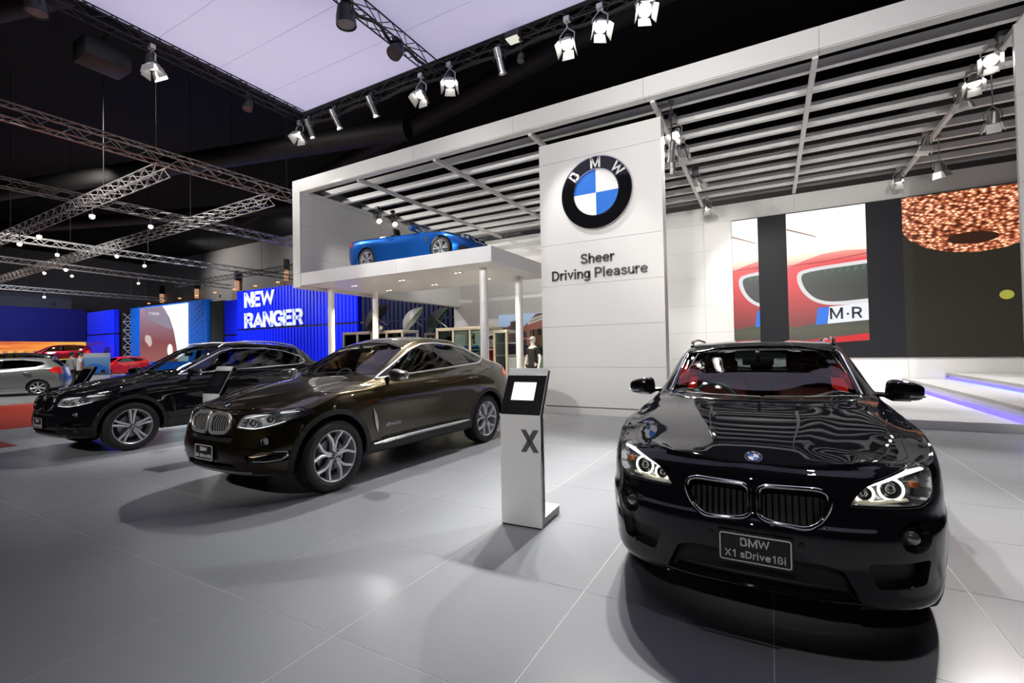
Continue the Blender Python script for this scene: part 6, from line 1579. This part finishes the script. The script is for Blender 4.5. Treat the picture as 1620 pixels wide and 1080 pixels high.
# orange banner wall
ow = thing('banner_wall', 'dark blue wall with an orange sunset banner and spaced letters', 'exhibition wall', (-60, 12, 0))
obj('upper_wall', MB().box(-.3, 0, -10, 8.2, 3.1, 6.3), mat('navy_wall', (.002, .003, .10), .7, spec=.2), ow)
obj('top_band', MB().box(-.5, -.35, -10, 7.2, 6.0, 7.6), mat('slate_band', (.02, .022, .03), .8), ow)
def sunset():
    m = mat('sunset_print', (.7, .2, .03), .6); nt = m.node_tree; b = nt.nodes['Principled BSDF']
    tc = nd(nt, 'ShaderNodeTexCoord'); mp = nd(nt, 'ShaderNodeMapping'); mp.inputs['Scale'].default_value = (1, .12, 1.1); nz = nd(nt, 'ShaderNodeTexNoise', Scale=1.6, Detail=4.); cr = nd(nt, 'ShaderNodeValToRGB'); el = cr.color_ramp.elements
    el[0].position = .3; el[0].color = (.45, .05, .01, 1); el[1].position = .7; el[1].color = (.85, .55, .08, 1); e = el.new(.5); e.color = (.8, .22, .02, 1)
    nt.links.new(tc.outputs['Object'], mp.inputs[0]); nt.links.new(mp.outputs[0], nz.inputs['Vector']); nt.links.new(nz.outputs['Fac'], cr.inputs[0]); nt.links.new(cr.outputs[0], b.inputs['Base Color'])
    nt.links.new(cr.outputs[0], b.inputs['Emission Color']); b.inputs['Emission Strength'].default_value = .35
    return m
obj('banner', MB().box(-.28, .02, -10, 8.2, 0, 3.08), sunset(), ow)
for k, ch in enumerate('REST'):
    t = text_mb(ch, .46, .05, .12, sx=1.3); t.xf(Matrix.Translation((.06, 2.55+k*.64, 2.05)) @ Matrix.Rotation(PI/2, 4, 'Z')); obj('banner_letter', t, mat('letter_silver', (.45, .35, .35), .35, .6), ow)
# hall wall lamps, downlights and hanging letter
M_WARM = emis('warm_glow', (1, .5, .2), 1.2)
for k, (x, y, z) in enumerate(((-75, 33.6, 10.3), (-66, 33.6, 10.3), (-57, 33.6, 10.6), (-47.5, 33.6, 11.0))):
    w = thing('wall_sconce', 'tall hall wall lamp with warm glow, %s from the left' % ('first', 'second', 'third', 'fourth')[k], 'wall lamp', (x, y, z), 0, 'hall wall lamps')
    obj('cylinder', MB().lathe([(.28, 0), (.28, 1.2)], 16, caps=True), M_BLACK, w); obj('glow_tube', MB().lathe([(.24, -1.2), (.26, 0)], 16), emis('sconce_glow', (.8, .42, .24), .55), w); obj('pier', MB().box(-1.2, 1.2, .1, .4, -10.3+.0, -1.25), mat('pier_brown', (.13, .10, .085), .8), w)
for k in range(9):
    tag(obj('wall_downlight', MB().lathe([(.001, 0), (.16, 0), (.2, .12), (.001, .13)], 12, c=(-78+4.2*k, 33.3, 9.1+.07*k)), M_WARM), 'small warm downlight along the hall wall, %s from the left' % ('first', 'second', 'third', 'fourth', 'fifth', 'sixth', 'seventh', 'eighth', 'ninth')[k], 'downlight', 'hall wall downlights')
for ch, x, y, z, rz in (('B1', -79.8, 17.5, 8.4, PI/2),):
    t = text_mb(ch, 1.5, .05, .14); t.xf(Matrix.Translation((x, y, z)) @ Matrix.Rotation(rz, 4, 'Z')); tag(obj('hall_sign', t, M_BLACK), 'black hall letters high on the far left wall', 'sign')
# cars, people and stands of the neighbour
build_hatch('silver hatchback seen from behind at the left edge, nearest of the far cars', (.36, .39, .38), (-27.2, 6.4, 0), rad(-28), (1.1, 1.08, 1.04), .6)
build_hatch('dark grey estate car partly hidden behind the silver hatchback', (.05, .055, .06), (-35.2, 8.4, 0), rad(-28), (1.12, 1.15, 1.15), .5, True)
build_hatch('yellow hatchback beyond the two visitors', (.75, .5, .01), (-39.5, 12.4, 0), rad(40), (1, 1, 1), .1)
build_hatch('maroon estate car with raised tailgate before the orange banner', (.16, .006, .012), (-55.2, 16.6, .95), rad(-22), (1.1, 1.2, 1.1), .5, True, True)
tag(obj('low_stage', MB().box(-58.5, -51.5, 11, 19.8, 0, .94), M_BLACKP, bevel=.02), 'low dark stage under the maroon estate car', 'stage')
build_hatch('bright red hatchback beside the blue car poster', (.62, .012, .012), (-45.2, 17.2, 0), rad(12), (1.05, 1.05, 1.05), .1)
ps = thing('poster_stand', 'upright poster stand with a picture of a blue car', 'poster', (-35.2, 12.3, 0), rad(60))
obj('board', MB().box(-.66, .66, 0, .08, 0, 1.75), mat('poster_grey', (.55, .57, .62), .5), ps)
pic = obj('picture', MB().box(-.64, .64, -.01, 0, .45, 1.5), screen_mat('poster_sky', [(0, (.02, .05, .12)), (.45, (.08, .2, .4)), (1, (.18, .34, .6))], 2, .45, 1.5, .5), ps)
obj('car_silhouette', MB().prism([(-.5, .66), (.52, .64), (.56, .82), (.42, .92), (.17, 1.08), (-.2, 1.1), (-.42, .95), (-.54, .86)], lambda u, v, q: (u, q, v), -.014, -.01), emis('poster_car', (.01, .08, .35), .8), pic)
for a in (-.3, .34): obj('wheel_print', MB().prism(circle(a, .66, .11, 16), lambda u, v, q: (u, q, v), -.018, -.014), M_BLACKP, pic)
for k in range(4):
    p = thing('barrier_post', 'short steel barrier post before the advertising screen, %s from the left' % ('first', 'second', 'third', 'fourth')[k], 'post', (-33.5+1.0*k, 13.4+.75*k, 0), 0, 'barrier posts before the screen')
    obj('pole', MB().lathe([(.03, 0), (.03, .95)], 10, caps=True), M_SATIN, p); obj('base', MB().lathe([(.16, 0), (.16, .03)], 16, caps=True), M_SATIN, p)

# ---- figures
def skin_mesh(name, joints, edges, m, parent, sub=2):
    me = bpy.data.meshes.new(name); me.from_pydata([j[0] for j in joints], edges, []); o = bpy.data.objects.new(name, me); link(o, parent); me.materials.append(m)
    sk = o.modifiers.new('skin', 'SKIN'); sk.use_smooth_shade = True
    for v, j in zip(me.skin_vertices[0].data, joints): v.radius = j[1] if isinstance(j[1], tuple) else (j[1], j[1])
    me.skin_vertices[0].data[0].use_root = True
    ss = o.modifiers.new('sub', 'SUBSURF'); ss.levels = sub; ss.render_levels = sub
    return o
def figure(kind, label, loc, rot, skin, shirt, trousers, hair=None, cap=None, cat='person', h=1.0, arms='down', group=None):
    f = thing(kind, label, cat, loc, rot, group); f.scale = (h, h, h)
    J = [((0, 0, .95), (.15, .11)), ((0, 0, 1.12), (.135, .10)), ((0, -.01, 1.32), (.16, .115)), ((0, 0, 1.44), (.10, .08)), ((0, 0, 1.51), .055), ((0, -.015, 1.58), (.068, .075)), ((0, -.012, 1.67), (.078, .095)), ((0, 0, 1.74), (.055, .065))]
    E = [(i, i+1) for i in range(7)]
    for s in (-1, 1):
        b = len(J); el = (.26*s, .03, 1.13); ha = (.27*s, -.06, .88)
        J += [((.17*s, 0, 1.41), .062), (el, .042), (ha, .03)]; E += [(3, b), (b, b+1), (b+1, b+2)]
        c = len(J); J += [((.09*s, 0, .88), .095), ((.10*s, -.01, .50), .062), ((.10*s, .015, .10), .04), ((.105*s, -.10, .045), .035)]; E += [(0, c), (c, c+1), (c+1, c+2), (c+2, c+3)]
        for k, (dx, L_) in enumerate(((-.02, .075), (-.007, .085), (.007, .08), (.02, .065))):
            q = len(J); J += [((ha[0]+dx*.6, ha[1]-.02+dx*.5, ha[2]-.07), .011), ((ha[0]+dx*.8, ha[1]-.03+dx*.6, ha[2]-.07-L_), .008)]; E += [(b+2, q), (q, q+1)]
        q = len(J); J += [((ha[0]-.03*s, ha[1]-.035, ha[2]-.05), .01), ((ha[0]-.035*s, ha[1]-.05, ha[2]-.09), .008)]; E += [(b+2, q), (q, q+1)]
    skin_mesh('body', J, E, skin, f)
    S = [((0, 0, .80), (.175, .135)), ((0, 0, .95), (.175, .135)), ((0, 0, 1.12), (.16, .125)), ((0, -.01, 1.32), (.185, .138)), ((0, 0, 1.435), (.115, .095)), ((0, 0, 1.475), (.065, .065))]; E = [(i, i+1) for i in range(5)]
    for s in (-1, 1):
        b = len(S); S += [((.175*s, 0, 1.40), .078), ((.235*s, .02, 1.23), .068)]; E += [(4, b), (b, b+1)]
    skin_mesh('shirt', S, E, shirt, f)
    if trousers:
        S = [((0, 0, .96), (.17, .13))]; E = []
        for s in (-1, 1):
            b = len(S); S += [((.095*s, 0, .86), .108), ((.10*s, -.01, .5), .078), ((.10*s, .015, .11), .065)]; E += [(0, b), (b, b+1), (b+1, b+2)]
        skin_mesh('trousers', S, E, trousers, f)
        for s in (-1, 1): obj('shoe', MB().ell((.105*s, -.05, .04), (.05, .13, .045), 12, 8, .7, .8), M_BLACKP, f, smooth=50)
    fc = MB().ell((0, -.10, 1.63), (.014, .022, .022), 8, 6); obj('nose', fc, skin, f, smooth=60)
    for s in (-1, 1):
        obj('ear', MB().ell((.082*s, .0, 1.635), (.012, .022, .03), 8, 6), skin, f, smooth=60); obj('eye', MB().ell((.03*s, -.092, 1.655), (.012, .008, .007), 8, 6), M_DARKIN, f, smooth=60)
    obj('mouth', MB().ell((0, -.092, 1.58), (.022, .008, .006), 8, 6), mat('lips', (.35, .12, .1), .5), f, smooth=60)
    if hair: obj('hair', MB().ell((0, .012, 1.685), (.088, .102, .095), 16, 10), hair, f, smooth=60)
    if cap:
        c = obj('cap', MB().ell((0, .005, 1.70), (.09, .104, .085), 16, 10), cap, f, smooth=60)
        obj('peak', MB().ell((0, -.13, 1.70), (.075, .085, .012), 16, 6), cap, c, smooth=60)
    return f
M_SKIN = mat('skin', (.42, .24, .16), .5); M_HAIR = mat('hair_black', (.012, .01, .01), .5); M_GREYS = mat('shirt_grey', (.42, .44, .45), .8); M_TRS = mat('trousers_dark', (.03, .03, .035), .8)
figure('person', 'person in pale grey shirt seen from behind near the yellow car', (-25.9, 8.53, 0), rad(170), M_SKIN, M_GREYS, M_TRS, M_HAIR)
figure('person', 'person in darker grey shirt standing left of the pale-shirted one', (-28.84, 9.19, 0), rad(200), M_SKIN, mat('shirt_slate', (.2, .23, .24), .8), M_TRS, M_HAIR)

# ------------------------------------------------------------------ shop below the platform
M_CAB = mat('cabinet_frame', (.50, .47, .40), .35, .4); M_CGL = glass('cabinet_glass', (.80, .88, .84)); M_GREEN = glass('green_glass', (.62, .72, .62))
def cabinet(label, x, y, w, d, h, cols, shelves, rot=0.):
    c = thing('glass_cabinet', label, 'cabinet', (x, y, 0), rot)
    for a in [-w/2+w*i/cols for i in range(cols+1)]:
        for b in (0, d): obj('upright', MB().box(a-.035, a+.035, b-.03, b+.03, 0, h-.1), M_CAB, c)
    obj('top', MB().box(-w/2-.04, w/2+.04, -.04, d+.04, h-.1, h), M_CAB, c, bevel=.01)
    for z in shelves: obj('shelf', MB().box(-w/2, w/2, .03, d, z-.02, z+.02), M_CAB, c)
    for i in range(cols): obj('pane', MB().box(-w/2+w*i/cols+.035, -w/2+w*(i+1)/cols-.035, -.006, .006, .1, h-.12), M_CGL, c)
    obj('side_pane', MB().box(-w/2-.01, -w/2+.01, .03, d-.03, .1, h-.1), M_GREEN, c)
    obj('base', MB().box(-w/2, w/2, 0, d, 0, .1), M_CAB, c)
    return c
cabinet('long low glass cabinet below the black umbrella', -13.0, 12.7, 3.0, .8, 2.27, 4, (.9, 1.6))
cabinet('glass cabinet behind the roof of the bronze SUV', -8.85, 12.6, 2.0, .9, 2.25, 3, (.9, 1.5))
cabinet('narrow glass cabinet right of the front pillar', -7.55, 12.9, .45, .7, 2.12, 1, (.8, 1.3, 1.7))
cabinet('far glass cabinet below the pale umbrella', -11.0, 15.2, 3.0, .6, 2.25, 3, (.9, 1.6))
tag(obj('glass_partition', MB().box(-6.75, -6.18, 13.55, 13.58, 0, 2.12), M_GREEN), 'tall greenish glass panel behind the black-shirted mannequin', 'partition')
M_MANN = mat('mannequin_white', (.72, .70, .66), .45); M_WCAP = mat('cap_grey', (.55, .55, .55), .8)
figure('mannequin', 'white mannequin in black polo shirt and pale cap below the platform', (-6.55, 13.2, 0), rad(-15), M_MANN, mat('polo_black', (.012, .012, .014), .8), mat('trousers_black', (.012, .012, .013), .8), None, M_WCAP, 'mannequin', 1.06)
figure('mannequin', 'mannequin in dark cap with blue shirt behind the bronze SUV', (-9.35, 13.9, 0), rad(20), M_MANN, mat('shirt_blue', (.02, .12, .4), .8), M_TRS, None, mat('cap_brown', (.05, .03, .025), .8), 'mannequin', 1.14)
figure('mannequin', 'mannequin in black cap with red shirt behind the glass cabinet', (-8.5, 13.9, 0), rad(20), M_MANN, mat('shirt_red', (.5, .02, .02), .8), M_TRS, None, mat('cap_black', (.012, .012, .012), .8), 'mannequin', 1.12)
def umbrella(label, loc, az, tilt, m, edge=None, r=.62):
    u = thing('umbrella', label, 'umbrella', loc, 0, 'umbrellas shown above the cabinets')
    Q = Matrix.Rotation(az, 4, 'Z') @ Matrix.Rotation(tilt, 4, 'X')
    def put(n, mb, mm): o = obj(n, mb, mm, u, smooth=25); o.matrix_local = Q; return o
    N = 8; rows = 5
    for k in range(N):
        mb = MB(); vs = []
        for i in range(rows+1):
            t = i/rows*1.15
            for j in range(4):
                a = 2*PI*(k+j/3)/N; sag = 1-.035*math.sin(PI*j/3)*i/rows
                vs.append((r*math.sin(t)/math.sin(1.15)*math.cos(a)*sag, r*math.sin(t)/math.sin(1.15)*math.sin(a)*sag, 1.0*r*(math.cos(t)-math.cos(1.15))))
        fs = [(i*4+j, i*4+j+1, i*4+5+j, i*4+4+j) for i in range(rows) for j in range(3)]
        put('gore', mb.add(vs, fs), m)
        if edge:
            P = [Vector(vs[rows*4+j])*.97 for j in range(4)]; put('edge_stripe', MB().tube(P, .012, 5), edge)
    put('shaft', MB().tube([(0, 0, .32), (0, 0, -.5)], .012, 8), M_SATIN); put('handle', MB().tube([(0, 0, -.45), (0, 0, -.6)], .022, 8), M_BLACKP)
    return u
umbrella('open black umbrella lying on the left cabinet', (-12.75, 12.75, 2.75), rad(-58), rad(52), mat('umbrella_black', (.02, .02, .026), .6))
umbrella('open pale umbrella with green edge above the shop', (-12.85, 14.9, 2.78), rad(-58), rad(52), mat('umbrella_white', (.6, .6, .58), .6), mat('green_edge', (.02, .3, .06), .6), .66)
umbrella('open black umbrella with green edge above the shop', (-11.75, 15.1, 2.72), rad(-58), rad(52), mat('umbrella_black', (.02, .02, .026), .6), MATS['green_edge'], .66)
for k, (x, y, z, c, l) in enumerate(((-14.3, 12.9, 1.65, (.2, .01, .015), 'dark red cap on a shelf end left of the bronze SUV roof'), (-12.4, 12.5, 2.3, (.7, .7, .7), 'white cap on top of the long cabinet'))):
    c_ = thing('cap', l, 'cap', (x, y, z)); m = mat('cap_%d' % k, c, .7); obj('crown', MB().ell((0, 0, .06), (.1, .12, .09), 16, 10), m, c_, smooth=60); obj('peak', MB().ell((0, -.15, .03), (.08, .1, .012), 14, 6), m, c_, smooth=60)
# wall picture of a brick warehouse
bp = thing('wall_picture', 'large wall picture of a brick warehouse street', 'picture', (-9.45, 17.9, 2.13))
obj('board', MB().box(-1.1, 1.1, 0, .04, -.9, .9), screen_mat('print_sky', [(0, (.01, .014, .025)), (.35, (.05, .05, .07)), (.55, (.3, .45, .7)), (1, (.55, .7, .9))], 2, -.9, .9, .6), bp)
def pr(n, P, c, d): return obj(n, MB().prism(P, lambda u, v, q: (u, q, v), -d-.003, -d), mat('print_%s' % n, c, .6), bp)
pr('far_house', [(-1.1, -.3), (-.45, -.3), (-.45, .45), (-.7, .35), (-1.1, .38)], (.16, .09, .08), .001); pr('tower', [(-.5, -.2), (-.2, -.2), (-.2, .62), (-.5, .58)], (.09, .06, .06), .003)
pr('brick_house', [(-.2, -.5), (1.1, -.55), (1.1, .9), (.75, .86), (.1, .3), (-.2, .25)], (.32, .11, .08), .005); pr('sign_board', [(.35, .42), (1.1, .62), (1.1, .84), (.35, .6)], (.7, .68, .66), .009)
t = text_mb('HAMMERS', .15, .003, .11); t.xf(Matrix.Translation((.74, -.015, .62)) @ Matrix.Rotation(-rad(15), 4, 'Y')); obj('print_lettering', t, M_TEXT, bp)
for k, (u, v) in enumerate(((.2, .0), (.55, .05), (.9, .1), (.2, -.35), (.55, -.35))): pr('window_print', [(u-.09, v-.13), (u+.09, v-.13), (u+.09, v+.13), (u-.09, v+.13)], (.02, .025, .03), .009)
pr('street', [(-1.1, -.9), (1.1, -.9), (1.1, -.52), (-.2, -.45), (-1.1, -.28)], (.012, .013, .018), .01)
# loose cables by the black SUV's wheel
mb = MB()
for k in range(4):
    P = [(-8.4+.25*i+.12*math.sin(i*1.9+k*2), 4.35+.10*i+.14*math.cos(i*1.4+k), .012+.008*k) for i in range(9)]; mb.tube(crom([tuple(p) for p in P], [4]*8).tolist(), .008, 6)
tag(obj('floor_cable', mb, M_BLACKP, smooth=50), 'tangle of black cables on the floor behind the black SUV wheel', 'cable')
# ------------------------------------------------------------------ cars in their places
build_x1((-.09, 4.83, 0), 0)
build_suv('x6', (-4.98, 4.92, 0), rad(-1.2), 'bronze coupé-backed SUV with wide chrome grille between the kiosks')
build_suv('x5', (-9.74, 5.01, 0), 0, 'glossy black SUV with roof rails parked behind the bronze one')
build_conv((-9.3, 11.15, 3.97), rad(90), 'bright blue open-top car on the raised white platform')
